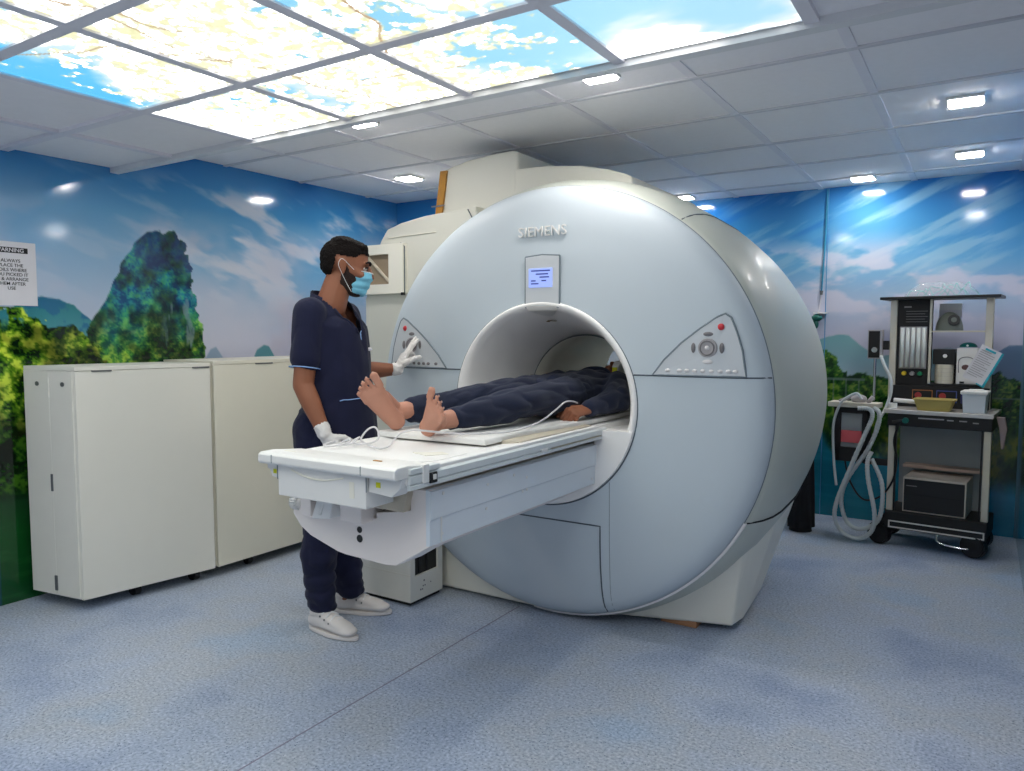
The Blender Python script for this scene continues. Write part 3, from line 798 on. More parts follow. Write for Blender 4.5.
# the round covers are very slightly wider than tall
SKIP = ('plinth', 'side_cover', 'window_box', 'tower_cover', 'top_hood', 'display_housing')
def widen(o):
    for v in o.data.vertices: v.co.x = CX - .012 + (v.co.x - CX) * 1.022
    for ch in o.children: widen(ch)
for o in mri.children:
    if o.name.split('.')[0] not in SKIP: widen(o)
def nudge(o, dx, dz=0):
    for v in o.data.vertices: v.co.x += dx; v.co.z += dz
    for ch in o.children: nudge(ch, dx, dz)
nudge(disp, .020, -.004)
for o in face.children:
    if o.name.startswith('lettering'): nudge(o, .022, -.003)
for o in bore.children:
    if o.name.startswith(('surround_tab', 'tape_mark')): nudge(o, .030)

# wooden shim under the scanner plinth
single('wooden_shim', mbox(-1.24, -1.07, 3.262, 3.35, .001, .028, bev=.002), M['wood'], 'small brown wooden shim wedged under the scanner base', 'wood block')

# ------------------------------------------------------------------ floor cabinet (docking unit) beside the scanner front
du = thing('control_cabinet', 'low off-white electronics cabinet with dark opening at the foot of the scanner', 'cabinet', (-2.55, 2.87, 0))
bm = BM()
x0, x1, y0, y1, z0, z1 = -2.68, -2.345, 2.765, 3.02, .022, .46
hy0, hy1, hz0, hz1 = 2.80, 2.985, .145, .44
box(bm, x0, x1 - .10, y0, y1, z0, z1)
box(bm, x1 - .10, x1, y0, y1, z0, hz0); box(bm, x1 - .10, x1, y0, y1, hz1, z1)
box(bm, x1 - .10, x1, y0, hy0, hz0, hz1); box(bm, x1 - .10, x1, hy1, y1, hz0, hz1)
bmesh.ops.remove_doubles(bm, verts=bm.verts, dist=.0001)
cb = obj('body', bm, mat('control_cabinet_white', (238, 236, 226), rough=.45), du)
obj('opening_liner', mbox(x1 - .099, x1 - .012, hy0 + .001, hy1 - .001, hz0 + .001, hz1), M['black'], cb)
bm = BM()
for yy in (2.84, 2.90): box(bm, x1 - .014, x1 - .008, yy, yy + .012, hz0 + .005, hz1 - .01)
obj('connector', bm, M['blackm'], cb)
obj('side_band', mbox(x0 - .001, x1 + .001, y0 - .002, y0 + .002, .155, .16), M['cab'], cb)
for (yy, zz, s) in [(2.86, .080, .006), (2.874, .080, .006), (2.866, .105, .008), (2.92, .085, .005), (2.84, .065, .007), (2.854, .065, .006)]:
    obj('socket', mbox(x1, x1 + .002, yy, yy + s, zz, zz + s), M['btn_dk'], cb)
obj('foot_skirt', mbox(x0 + .02, x1 - .02, y0 + .02, y1, 0, .024), M['blackm'], du)

# ------------------------------------------------------------------ patient table
tab = thing('patient_table', 'white sliding patient table reaching out of the scanner bore', 'table', (-1.71, 1.65, 0))
bm = BM(); prism(bm, [(-2.0, .905), (-1.975, .89), (-1.44, .89), (-1.415, .905), (-1.415, .945), (-1.43, .948), (-1.50, .940), (-1.92, .940), (-1.985, .948), (-2.0, .945)], 'y', 1.655, 4.25, bev=.003)
obj('tabletop', bm, M['tablew'], tab)
bm = BM(); prism(bm, [(1.60, .932), (1.605, .925), (1.72, .925), (1.78, .946), (1.78, .950), (1.66, .963), (1.612, .962), (1.601, .955)], 'x', -2.003, -1.412, bev=.004, seg=3)
lip = obj('end_bumper', bm, M['white'], tab)
bm = BM(); prism(bm, [(-1.935, .822), (-1.548, .822), (-1.548, .927), (-1.935, .927)], 'y', 1.625, 1.75, bev=.004)
ap = obj('end_apron', bm, M['white'], tab)
obj('grip_recess', tube(BM(), [(-1.87, 1.6245, .912), (-1.80, 1.6235, .895), (-1.72, 1.6235, .893), (-1.64, 1.6245, .908)], .003, 6), M['cream'], ap)
obj('wear_mark', mbox(-1.615, -1.595, 1.6235, 1.6245, .85, .90), M['cream'], ap)
bm = BM(); prism(bm, [(-1.545, .875), (-1.455, .868), (-1.425, .895), (-1.415, .925), (-1.545, .927)], 'y', 1.635, 1.70, bev=.002); w1 = obj('end_wing', bm, M['white'], tab)
bm = BM(); prism(bm, [(-1.938, .875), (-1.975, .878), (-1.985, .90), (-1.998, .905), (-1.998, .927), (-1.938, .927)], 'y', 1.635, 1.70, bev=.002); w2 = obj('end_wing', bm, M['white'], tab)
obj('yellow_sticker', mbox(-1.515, -1.498, 1.6335, 1.635, .892, .908), M['yellow'], w1)
obj('yellow_sticker', mbox(-1.968, -1.953, 1.6335, 1.635, .890, .904), M['yellow'], w2)
for x in (-1.937, -1.546):
    obj('end_joint', mbox(x - .001, x + .001, 1.5995, 1.602, .93, .957), M['frameline'], lip)
    obj('end_joint', mbox(x - .001, x + .001, 1.6235, 1.626, .875, .926), M['frameline'], ap)
bm = BM(); prism(bm, [(-1.418, .886), (-1.404, .889), (-1.404, .900), (-1.410, .904), (-1.404, .908), (-1.404, .928), (-1.412, .934), (-1.418, .934)], 'y', 1.66, 3.0)
rail = obj('side_rail', bm, M['rail'], tab)
bm = BM(); prism(bm, [(-1.997, .886), (-2.011, .889), (-2.011, .928), (-1.997, .934)], 'y', 1.66, 3.0); obj('side_rail', bm, M['rail'], tab)
bm = BM(); box(bm, -1.404, -1.397, 1.745, 1.780, .897, .930, bev=.003); lt = obj('side_latch', bm, M['black'], rail)
obj('latch_button', mbox(-1.397, -1.393, 1.757, 1.770, .908, .924, bev=.001), M['white'], lt)
obj('latch_plate', mbox(-1.410, -1.401, 1.715, 1.745, .902, .958, bev=.002), M['white'], rail)
obj('rail_step', mbox(-1.43, -1.403, 1.66, 1.80, .935, .952, bev=.003), M['rail'], rail)
bm = BM(); box(bm, -1.412, -1.402, 2.42, 2.47, .896, .912, bev=.002); obj('rail_clip', bm, M['tablew'], rail)
bm = BM(); box(bm, -1.418, -1.402, 2.50, 2.94, .903, .9045); obj('rail_line', bm, M['beige'], rail)
# loose moulded plates on the bare end of the top
bm = BM(); prism(bm, [(-1.60, 1.80), (-1.50, 1.80), (-1.46, 1.86), (-1.46, 2.02), (-1.58, 2.02)], 'z', .940, .947, bev=.002); obj('moulded_plate', bm, M['tablew'], tab)
bm = BM(); prism(bm, [(-1.62, 1.93), (-1.54, 1.90), (-1.50, 1.97), (-1.545, 1.99), (-1.57, 1.96)], 'z', .946, .949); obj('plate_mark', bm, M['cab'], tab)
obj('plate_mark', mbox(-1.565, -1.535, 1.675, 1.685, .9605, .9635), M['copper'], lip)
bm = BM(); box(bm, -1.945, -1.90, 1.66, 1.67, .962, .9635); obj('plate_mark', bm, M['cab'], lip)
bm = BM(); box(bm, -1.56, -1.43, 2.30, 2.9, .938, .953, bev=.003); obj('side_pad_support', bm, M['beige'], tab)
# cantilever beam
beam = [(-2.055, .735), (-2.055, .712), (-2.02, .672), (-1.97, .645), (-1.84, .608), (-1.80, .603), (-1.62, .597), (-1.58, .600), (-1.44, .685), (-1.44, .862), (-1.515, .862), (-1.515, .790), (-1.66, .765), (-1.66, .745)]
bm = BM(); prism(bm, beam, 'y', 1.79, 1.92, bev=.003)
bo = obj('beam_end_cover', bm, M['pinkw'], tab)
bm = BM(); prism(bm, [(-2.0, .862), (-2.02, .70), (-1.97, .645), (-1.84, .608), (-1.60, .603), (-1.45, .687), (-1.45, .855)], 'y', 1.90, 3.02)
obj('beam', bm, M['pinkw'], tab)
bm = BM(); prism(bm, [(-1.452, .685), (-1.4375, .687), (-1.4375, .765), (-1.432, .772), (-1.432, .858), (-1.452, .864)], 'y', 1.789, 2.952)
sp = obj('side_panel', bm, M['tside'], tab)
bm = BM(); box(bm, -1.4345, -1.4325, 1.84, 1.846, .69, .86); obj('panel_trim', bm, M['white'], sp)
for (y, z, x) in [(1.85, .845, -1.432), (1.85, .715, -1.4375), (2.10, .83, -1.432), (2.27, .835, -1.432), (2.36, .812, -1.432), (2.10, .745, -1.4375), (2.33, .765, -1.432), (2.36, .766, -1.432), (2.92, .712, -1.4375)]:
    bm = BM(); cyl(bm, (x, y, z), (x + .0025, y, z), .0055, n=10); obj('screw_cap', bm, M['white'], sp)
bm = BM()
for z in (.728, .698): 
    t_ = BM(); cyl(t_, (-1.735, 1.7885, z - .03), (-1.735, 1.792, z - .03), .011 if z > .7 else .013, n=16); merge(bm, t_)
obj('screw_hole', bm, M['black'], bo)
bm = BM(); prism(bm, [(-1.66, .79), (-1.52, .79), (-1.50, .862), (-1.47, .885), (-1.60, .885)], 'y', 1.76, 2.9); obj('beige_slide', bm, M['beige'], tab)
obj('dark_cavity_fill', mbox(-1.90, -1.62, 1.84, 2.9, .74, .86), M['black'], tab)  # black block stands in for the shade in the cavity under the top
obj('carriage_block', mbox(-1.77, -1.675, 1.735, 1.86, .735, .835, bev=.004), M['pinkw'], tab)
obj('carriage_block', mbox(-1.985, -1.935, 1.76, 1.86, .72, .835, bev=.004), M['pinkw'], tab)
bm = BM(); prism(bm, [(-1.90, .725), (-1.815, .735), (-1.79, .825), (-1.86, .825)], 'y', 1.73, 1.79, bev=.005); lv = obj('release_lever', bm, M['tablew'], tab)
bm = BM(); prism(bm, [(-1.865, .745), (-1.85, .745), (-1.83, .80), (-1.845, .80)], 'y', 1.726, 1.735, bev=.002); obj('lever_slot', bm, M['white'], lv)
bm = BM(); cyl(bm, (-2.065, 1.80, .752), (-2.02, 1.80, .752), .028, n=20); bmesh.ops.bevel(bm, geom=list(bm.edges), offset=.006, segments=2, affect='EDGES'); obj('side_knob', bm, M['white'], tab, smooth=True)
obj('cover_top_flange', mbox(-2.03, -1.66, 1.80, 1.90, .733, .745, bev=.002), M['pinkw'], bo)

# mattress pad
bm = BM(); prism(bm, [(-2.000, 2.165), (-1.50, 2.185), (-1.50, 2.45), (-1.475, 2.75), (-1.455, 3.0), (-1.455, 4.0), (-1.96, 4.0), (-1.985, 3.0)], 'z', .947, .970, bev=.007, seg=3)
bmesh.ops.subdivide_edges(bm, edges=bm.edges, cuts=1)
single('mattress', bm, M['pad'], 'thin white vinyl mattress pad lying on the patient table', 'mattress', smooth=True)
# ------------------------------------------------------------------ people
def cols3(a, b, c):
    a = Vector(a); b = Vector(b); c = Vector(c)
    return Matrix(((a.x, b.x, c.x), (a.y, b.y, c.y), (a.z, b.z, c.z)))

def head_hulls(bm, O, R, s):
    """head in a local frame (x forward, y left, z up); O = centre between the ears"""
    P = lambda x, y, z: Vector(O) + R @ (Vector((x, y, z)) * s)
    h = lambda a, ra, b=None, rb=None: H(bm, P(*a), tuple(v * s for v in ra), P(*b) if b else None, tuple(v * s for v in rb) if rb else None, R)
    h((-.022, 0, .035), (.090, .074, .082))
    h((.010, 0, .040), (.078, .068, .070), (.022, 0, -.015), (.070, .062, .070))
    h((.020, 0, -.030), (.062, .058, .050), (.050, 0, -.092), (.036, .034, .024))
    h((-.01, .045, -.055), (.024, .014, .026), (.045, .018, -.098), (.022, .014, .016))
    h((-.01, -.045, -.055), (.024, .014, .026), (.045, -.018, -.098), (.022, .014, .016))
    h((.080, .030, .026), (.013, .018, .009), (.082, -.030, .026), (.013, .018, .009))
    h((.090, 0, .014), (.010, .009, .012), (.112, 0, -.026), (.012, .014, .011))
    h((.096, .012, -.030), (.008, .009, .008), (.096, -.012, -.030), (.008, .009, .008))
    for q in (1, -1):
        h((.062, q * .040, -.024), (.024, .022, .020), (.03, q * .056, -.01), (.02, .012, .02))
        h((-.012, q * .076, .014), (.019, .009, .018), (-.006, q * .072, -.024), (.011, .008, .013))
        h((-.024, q * .085, .018), (.008, .006, .018), (-.018, q * .081, -.008), (.007, .005, .014))
    h((.085, 0, -.062), (.018, .024, .008), (.083, 0, -.076), (.016, .022, .008))
    return P, h

def hand_hulls(bm, wrist, d, n, t, curls, scale=1.0, spread=.10, thumb=(.55, .45), grow=0.0):
    """wrist point, d = towards the fingers, n = side the palm faces, t = thumb side; curls = bend of index..little"""
    d = Vector(d).normalized(); t = Vector(t); t = (t - d * t.dot(d)).normalized(); nn = d.cross(t)
    if nn.dot(Vector(n)) < 0: nn = -nn
    n = nn; s = scale; g = grow; W = Vector(wrist)
    R = cols3(d, t, n)
    H(bm, W, (.022 * s + g, .027 * s + g, .019 * s + g), W + d * .035 * s, (.02 * s + g, .032 * s + g, .016 * s + g), R)
    H(bm, W + d * .03 * s, (.02 * s + g, .032 * s + g, .015 * s + g), W + d * .082 * s, (.014 * s + g, .038 * s + g, .012 * s + g), R)
    H(bm, W + d * .025 * s + t * .016 * s + n * .006 * s, (.016 * s, .016 * s, .015 * s), W + d * .055 * s + t * .028 * s + n * .006 * s, (.013 * s, .013 * s, .012 * s), R)
    L = [(.042, .027, .021), (.046, .030, .022), (.043, .028, .021), (.034, .021, .018)]
    off = [.0285, .0095, -.0095, -.0275]; base_ = [.088, .092, .088, .080]
    for i in range(4):
        p = W + d * base_[i] * s + t * off[i] * s
        a = (1.5 - i) * spread
        f = (d * math.cos(a) + t * math.sin(a)).normalized()
        c = curls[i]; ang = 0; r = (.0092 if i < 3 else .0080) * s + g
        for j, l in enumerate(L[i]):
            ang += c[j]
            v = f * math.cos(ang) + n * math.sin(ang)
            q = p + v * l * s
            H(bm, p, r, q, r * .90); p = q; r *= .90
    # thumb from the side of the palm
    p = W + d * .030 * s + t * .026 * s + n * .004 * s
    v = (d * .62 + t * .70 + n * thumb[0] * .5).normalized(); q = p + v * .040 * s
    H(bm, p, .0130 * s + g, q, .0110 * s + g); p = q
    v = (d * .85 + t * .30 + n * thumb[0]).normalized(); q = p + v * .030 * s
    H(bm, p, .0110 * s + g, q, .0098 * s + g); p = q
    v = (d * .90 + t * .05 + n * (thumb[0] + thumb[1])).normalized(); q = p + v * .024 * s
    H(bm, p, .0098 * s + g, q, .0082 * s + g)
    return R

# ---- technician standing between the cabinets and the table
C0 = Vector((-2.54, 2.43, 0)); yw = math.radians(8)
F = Vector((math.cos(yw), math.sin(yw), 0)); Lf = Vector((-F.y, F.x, 0)); Zu = Vector((0, 0, 1))
RB = cols3(F, Lf, Zu)
B = lambda f, l, z: C0 + F * f + Lf * l + Zu * z
hy = math.radians(40); hp_ = math.radians(-9)
hx = Vector((math.cos(hy) * math.cos(hp_), math.sin(hy) * math.cos(hp_), math.sin(hp_)))
hl = Vector((-math.sin(hy), math.cos(hy), 0)); hz = hx.cross(hl)
RH = cols3(hx, hl, hz); HO = Vector((-2.470, 2.486, 1.648)); HS = 1.07
S_R = Vector((-2.492, 2.285, 1.435)); E_R = Vector((-2.487, 2.235, 1.125)); W_R = Vector((-2.375, 2.250, .915))
S_L = Vector((-2.590, 2.600, 1.430)); E_L = Vector((-2.600, 2.715, 1.165)); W_L = Vector((-2.500, 2.865, 1.168))
hR, hL = B(0, -.09, .92), B(0, .09, .92)
kR, kL = Vector((-2.510, 2.345, .49)), Vector((-2.575, 2.540, .49))
aR, aL = Vector((-2.515, 2.335, .085)), Vector((-2.570, 2.555, .085))
tR = Vector((.995, .02, 0)).normalized(); tL = Vector((.88, .42, 0)).normalized()

bm = BM()
P, h = head_hulls(bm, HO, RH, HS)
H(bm, P(-.022, 0, -.05), .060, B(.022, 0, 1.47), .070)
H(bm, B(-.01, 0, 1.46), (.07, .08, .04), B(-.015, 0, 1.40), (.085, .155, .05), RB)
H(bm, B(.0, 0, 1.33), (.105, .150, .10), B(.0, 0, 1.10), (.098, .135, .09), RB)
H(bm, B(.0, 0, 1.08), (.096, .13, .08), B(-.005, 0, .93), (.10, .14, .08), RB)
for S, E_, W_ in ((S_R, E_R, W_R), (S_L, E_L, W_L)):
    H(bm, S, .054, E_, .045); H(bm, E_, .045, E_.lerp(W_, .3), .044); H(bm, E_.lerp(W_, .3), .044, W_, .027)
for hh, kk, aa in ((hR, kR, aR), (hL, kL, aL)):
    H(bm, hh, .085, kk, .056); H(bm, kk, .055, kk.lerp(aa, .35) - F * .012, .054); H(bm, kk.lerp(aa, .35) - F * .012, .054, aa, .036)
    H(bm, aa, .034, aa + F * .02 - Zu * .045, .022)
dR = Vector((.50, .28, -.80)); dL = Vector((.10, .50, .82))
RC = [(.15, .2, .15)] * 4
LC = [(.05, .08, .05), (.02, .08, .05), (.75, .9, .5), (.95, 1.0, .6)]
hand_hulls(bm, W_R, dR, (-.5, .8, 0), (.75, .3, .5), RC, 1.0)
hand_hulls(bm, W_L, dL, (0, .85, -.5), (.9, -.3, .1), LC, 1.0)
tech = obj('person', fuse(bm, .0046, 4, 'body'), M['skin'])
c_ = Vector((-2.54, 2.43, .03)); tech.data.transform(Matrix.Translation(-c_)); tech.location = c_
tag(tech, 'standing person in navy scrubs, blue face mask and white gloves touching the scanner panel', 'person')

# hair
bm = BM()
def hh_(a, ra, b=None, rb=None): H(bm, P(*a), tuple(v * HS for v in ra), P(*b) if b else None, tuple(v * HS for v in rb) if rb else None, RH)
hh_((-.023, 0, .037), (.0935, .0765, .0850), (.012, 0, .050), (.078, .0690, .0690))
hh_((.052, 0, .088), (.030, .050, .024), (-.02, 0, .098), (.06, .058, .032))
hh_((-.028, 0, .0), (.082, .0715, .06), (-.025, 0, .03), (.0865, .0755, .07))
me = fuse(bm, .0042, 3, 'hair')
RHi = RH.transposed()
def hloc(co): return (RHi @ (co - HO)) / HS
def not_hair(co):
    p = hloc(co)
    if p.z > .088: return False
    line = .094 if p.z > .060 else (.046 - (.060 - p.z) * .55)
    if abs(p.y) < .050 and p.z > .066: line = .10
    if p.z < .022: line = -.038 - (.022 - p.z) * .2
    if p.z < -.046: return True
    if abs(p.y) > .055 and p.x > -.040 and p.z < .040: return True
    if p.z >= .022 and p.z < .06: line = .018 + (p.z - .022) * 1.1
    return p.x > line
cut(me, not_hair)
for v in me.vertices:
    v.co += v.normal * .0035 * mnoise.noise(v.co * 90)
obj('hair', me, M['hair'], tech, smooth=True)
# trimmed beard along the jaw
bm = BM()
hh_((.020, 0, -.030), (.0655, .0615, .053), (.050, 0, -.092), (.040, .038, .027))
for q in (1, -1): hh_((-.01, q * .045, -.055), (.0275, .0175, .029), (.045, q * .018, -.098), (.0255, .0175, .019))
hh_((.010, 0, .02), (.081, .0700, .05), (.022, 0, -.015), (.0735, .0655, .073))
me = fuse(bm, .004, 2, 'beard')
def not_beard(co):
    p = hloc(co)
    if p.x < -.012 or p.z > .010: return True
    if p.z > -.030 and p.x > .012 + (-.0 - p.z) * 1.2: return True
    if p.z > -.045 and abs(p.y) < .046 and p.x < .06: return True
    if p.x > .055 and p.z > -.05: return True
    return False
cut(me, not_beard)
obj('beard', me, M['beard'], tech, smooth=True)
# eyes, lids and brows
for q, nm in ((-1, 'eye'), (1, 'eye')):
    e = BM(); ellipsoid(e, P(.0815, q * .031, .004), (.010 * HS, .013 * HS, .0065 * HS), RH, 8); eo = obj(nm, e, M['eye'], tech, smooth=True)
    e = BM(); ellipsoid(e, P(.0895, q * .031, .003), (.003 * HS, .0055 * HS, .0055 * HS), RH, 8); obj('iris', e, M['iris'], eo, smooth=True)
    e = BM(); tube(e, [P(.084, q * .015, .0085), P(.0925, q * .03, .0115), P(.083, q * .047, .0075)], .0035 * HS, 8); obj('eyelid', e, M['beard'], tech, smooth=True)
    e = BM(); tube(e, [P(.096, q * .013, .025), P(.097, q * .03, .034), P(.082, q * .052, .028)], lambda t, i: .005 * HS * (1 - .5 * abs(t - .3)), 8); obj('eyebrow', e, M['hair'], tech, smooth=True)
# surgical mask: three pleats, white top edge, ear loops
bm = BM()
hh_((.052, 0, -.022), (.066, .058, .030), (.050, 0, -.080), (.050, .046, .036))
hh_((.100, 0, -.028), (.018, .018, .02), (.080, 0, -.085), (.02, .03, .03))
me = fuse(bm, .0035, 4, 'mask')
def not_mask(co):
    p = hloc(co)
    top = .000 - abs(p.y) * .22
    return p.x < .040 - (p.z + .10) * .16 or p.z > top or p.z < -.118 + (p.x < .05) * .012
cut(me, not_mask)
for v in me.vertices:
    p = hloc(v.co); v.co += v.normal * .0022 * math.sin((p.z + .01) * 190) * (1 if -.085 < p.z < -.015 else .2)
mk = obj('face_mask', me, M['maskblue'], tech, smooth=True)
bm = BM(); tube(bm, [P(.046, -.0605, -.016), P(.075, -.048, -.008), P(.108, -.018, -.008), P(.115, 0, -.010), P(.108, .018, -.008), P(.075, .048, -.008), P(.046, .0605, -.016)], .002, 6)
obj('mask_edge', bm, M['maskwhite'], mk, smooth=True)
for q in (-1, 1):
    bm = BM(); tube(bm, [P(.047, q * .062, -.014), P(.020, q * .073, .006), P(-.008, q * .083, .026), P(-.020, q * .090, .022), P(-.024, q * .090, .0), P(-.010, q * .081, -.026), P(.014, q * .066, -.064), P(.040, q * .048, -.100)], .0012, 6)
    obj('ear_loop', bm, M['maskwhite'], mk, smooth=True)

# scrub top
bm = BM()
H(bm, B(.015, 0, 1.508), (.070, .092, .026), B(.010, 0, 1.42), (.110, .172, .05), RB)
H(bm, B(.030, 0, 1.36), (.142, .176, .09), B(.045, 0, 1.16), (.155, .166, .09), RB)
H(bm, B(.045, 0, 1.16), (.155, .164, .09), B(.070, 0, .82), (.165, .178, .05), RB)
H(bm, B(-.01, -.02, 1.41), (.085, .14, .06), S_R, (.066, .062, .062), RB); H(bm, B(-.01, .02, 1.41), (.085, .14, .06), S_L, (.066, .062, .062), RB)
H(bm, S_R, .070, S_R.lerp(E_R, .62), .066); H(bm, S_L, .066, S_L.lerp(E_L, .62), .060)
H(bm, B(.006, 0, 1.540), (.070, .078, .014), B(.008, 0, 1.485), (.074, .092, .02), RB)
me = fuse(bm, .006, 5, 'scrub_top')
def Bl(co): q = RB.transposed() @ (co - C0); return q
def neck_open(co):
    q = Bl(co)
    if q.z > 1.526 + max(0, -q.x) * .3 - max(0, q.x) * .4: return True
    d_ = q.z - 1.345
    return q.x > .05 and d_ > 0 and abs(q.y) < .006 + d_ * .56
cut(me, neck_open)
fm = lambda co: 1.0 if co.z < 1.38 else .5
folds(me, .011, (5, 5, 3.2), 2, fm)
me2 = me
top_ = obj('scrub_top', me, M['scrub'], tech, smooth=True)
sd = top_.modifiers.new('cloth', 'SOLIDIFY'); sd.thickness = .004; sd.offset = 1
# light piping on the sleeves, pocket and V neck
def ring_on(c, ax, r, rad, material, name, parent, sx=1.0):
    ax = Vector(ax).normalized(); u = ax.orthogonal().normalized(); v = ax.cross(u)
    obj(name, tube(BM(), [Vector(c) + u * r * math.cos(a) + v * r * math.sin(a) for a in np.linspace(0, 2 * PI, 32, endpoint=False)], rad, 6, raw=True, closed=True), material, parent, smooth=True)
for S, E_ in ((S_R, E_R), (S_L, E_L)):
    c = S.lerp(E_, .76 if S is S_R else .70); ring_on(c, E_ - S, .0665 if S is S_R else .061, .0026, M['piping'], 'sleeve_piping', top_)
from mathutils.bvhtree import BVHTree
bvh = BVHTree.FromPolygons([v.co for v in me2.vertices], [p.vertices for p in me2.polygons])
def on_cloth(bv, p, off=.006):
    loc_, nrm, i, d_ = bv.find_nearest(Vector(p)); return loc_ + nrm * off if nrm is not None else Vector(p)
pk = [on_cloth(bvh, B(.16, -.125 + .16 * t, 1.055 + .012 * t)) for t in np.linspace(0, 1, 8)]
obj('pocket_piping', tube(BM(), pk, .0026, 6, raw=True), M['piping'], top_, smooth=True)
for q in (-1, 1):
    vv = [on_cloth(bvh, B(.17, q * (.012 + .075 * t), 1.345 + .15 * t), .005) for t in np.linspace(0, 1, 8)]
    obj('neck_trim', tube(BM(), vv, .005, 6, raw=True), M['scrub'], top_, smooth=True)
vv = [on_cloth(bvh, B(.14, .004 + .012 * t, 1.315 + .045 * t), .005) for t in np.linspace(0, 1, 4)]
obj('neck_piping', tube(BM(), vv, .003, 6, raw=True), M['piping'], top_, smooth=True)
q = on_cloth(bvh, B(.20, .09, 1.28), .007); bm = BM(); ellipsoid(bm, q, (.004, .022, .008), RB, 8)
obj('name_tag', bm, M['paper'], top_)
# trousers
bm = BM()
H(bm, B(-.005, 0, .99), (.11, .155, .05), B(-.005, 0, .90), (.125, .17, .06), RB)
for hh2, kk, aa in ((hR, kR, aR), (hL, kL, aL)):
    H(bm, hh2, .105, kk, .086); H(bm, kk, .086, kk.lerp(aa, .55) - F * .006, .078); H(bm, kk.lerp(aa, .55) - F * .006, .078, aa + F * .012 + Zu * .032, (.080, .064, .035))
me = fuse(bm, .007, 4, 'trousers')
folds(me, .022, (4, 4, 7), 9, lambda co: 1.2 if co.z < .45 else .4)
obj('trousers', me, M['scrub'], tech, smooth=True)
# gloves
bm = BM(); hand_hulls(bm, W_R, dR, (-.5, .8, 0), (.75, .3, .5), RC, 1.0, grow=.0028)
H(bm, W_R.lerp(E_R, .02), .031, W_R.lerp(E_R, .16), .034)
g1 = fuse(bm, .0034, 2, 'glove'); folds(g1, .004, (30, 30, 30), 1); obj('glove', g1, M['glove'], tech, smooth=True)
bm = BM(); hand_hulls(bm, W_L, dL, (0, .85, -.5), (.9, -.3, .1), LC, 1.0, grow=.0028)
H(bm, W_L.lerp(E_L, .0), .031, W_L.lerp(E_L, .10), .034)
g2 = fuse(bm, .0034, 2, 'glove'); folds(g2, .004, (30, 30, 30), 4); obj('glove', g2, M['glove'], tech, smooth=True)
# trainers
def shoe(a, t):
    t = Vector(t).normalized(); l = Vector((-t.y, t.x, 0)); R = cols3(t, l, Zu)
    o = Vector((a.x, a.y, 0)); Q = lambda x, y, z: o + t * x + l * y + Zu * z
    bm = BM()
    H(bm, Q(-.025, 0, .050), (.042, .036, .036), Q(.05, 0, .056), (.045, .040, .040), R)
    H(bm, Q(-.015, 0, .085), (.042, .036, .020), Q(.03, 0, .095), (.035, .036, .014), R)
    H(bm, Q(.03, 0, .080), (.04, .036, .024), Q(.14, 0, .048), (.05, .042, .022), R)
    H(bm, Q(.05, 0, .045), (.05, .040, .028), Q(.165, -.004, .036), (.052, .043, .022), R)
    up = obj('shoe', fuse(bm, .004, 5, 'shoe'), M['shoe'], tech, smooth=True)
    bm = BM()
    n = 28; out = []
    for k in range(n):
        a_ = 2 * PI * k / n; x = .078 + .148 * math.cos(a_); w_ = .047 if x > .06 else .040
        out.append((x, w_ * math.sin(a_)))
    lo = [Q(x, y, .002) for x, y in out]; hi = [Q(x, y, .020) for x, y in out]
    b2 = loft(BM(), lo, hi)
    bmesh.ops.bevel(b2, geom=list(b2.edges), offset=.003, segments=2, affect='EDGES')
    obj('sole', b2, M['sole'], up, smooth=False)
    bm = BM()
    for k in range(4):
        x = .045 + k * .024; z = .106 - k * .0115
        tube(bm, [Q(x, -.032, z - .010), Q(x + .004, 0, z + .008), Q(x + .012, .032, z - .012)], .0036, 6)
    obj('laces', bm, M['maskwhite'], up, smooth=True)
    bm = BM()
    for k in range(3):
        x = .035 + k * .026; z = .098 - k * .0115
        for q in (-1, 1): ellipsoid(bm, Q(x, q * .037, z - .012), (.005, .004, .005), n=6)
    obj('eyelets', bm, M['cabdk'], up)
shoe(aR + Vector((.01, -.01, 0)), tR); shoe(aL + Vector((.0, .0, 0)), tL)

# ---- patient lying on the table, bare feet towards the camera, head in the bore
PZ = .971
def foot_hulls(bm, heel, L, W, Nn, s=.93, ws=1.0):
    L = Vector(L).normalized(); W = Vector(W); W = (W - L * W.dot(L)).normalized(); N = L.cross(W)
    if N.dot(Vector(Nn)) < 0: N = -N
    R = cols3(L, W, N); O = Vector(heel)
    q = lambda a, b, c: O + (L * a + W * b * ws + N * c) * s
    k_ = (s, s * ws, s)
    h_ = lambda a, ra, b=None, rb=None: H(bm, q(*a), tuple(v * k for v, k in zip(ra, k_)), q(*b) if b else None, tuple(v * k for v, k in zip(rb, k_)) if rb else None, R)
    h_((0, 0, -.034), (.033, .030, .034), (.05, .002, -.032), (.035, .029, .028))
    h_((.03, .004, -.030), (.04, .030, .028), (.155, .006, -.016), (.030, .043, .019))
    h_((.16, -.014, -.014), (.026, .024, .017), (.165, .022, -.013), (.022, .020, .014))
    h_((.04, 0, -.085), (.032, .030, .028), (.12, -.004, -.036), (.035, .032, .022))
    h_((.0, 0, -.05), (.028, .026, .03), (.02, 0, -.10), (.028, .028, .03))
    h_((.180, -.031, -.010), (.015, .0130, .011), (.228, -.033, -.008), (.014, .0140, .0115))
    for k, (y, x1) in enumerate([(-.008, .228), (.010, .219), (.0265, .206), (.041, .190)]):
        h_((.168 - k * .009, y, -.012), (.011, .0075, .008), (x1 - .014, y + .002, -.014), (.008, .0066, .007))
        h_((x1 - .008, y + .002, -.011), (.0085, .0076, .008), (x1, y + .002, -.007), (.008, .0076, .008))
    return q(.025, 0, -.085), R
heelF = Vector((-1.925, 2.19, PZ + .020)); heelN = Vector((-1.752, 2.135, PZ + .019))
bm = BM()
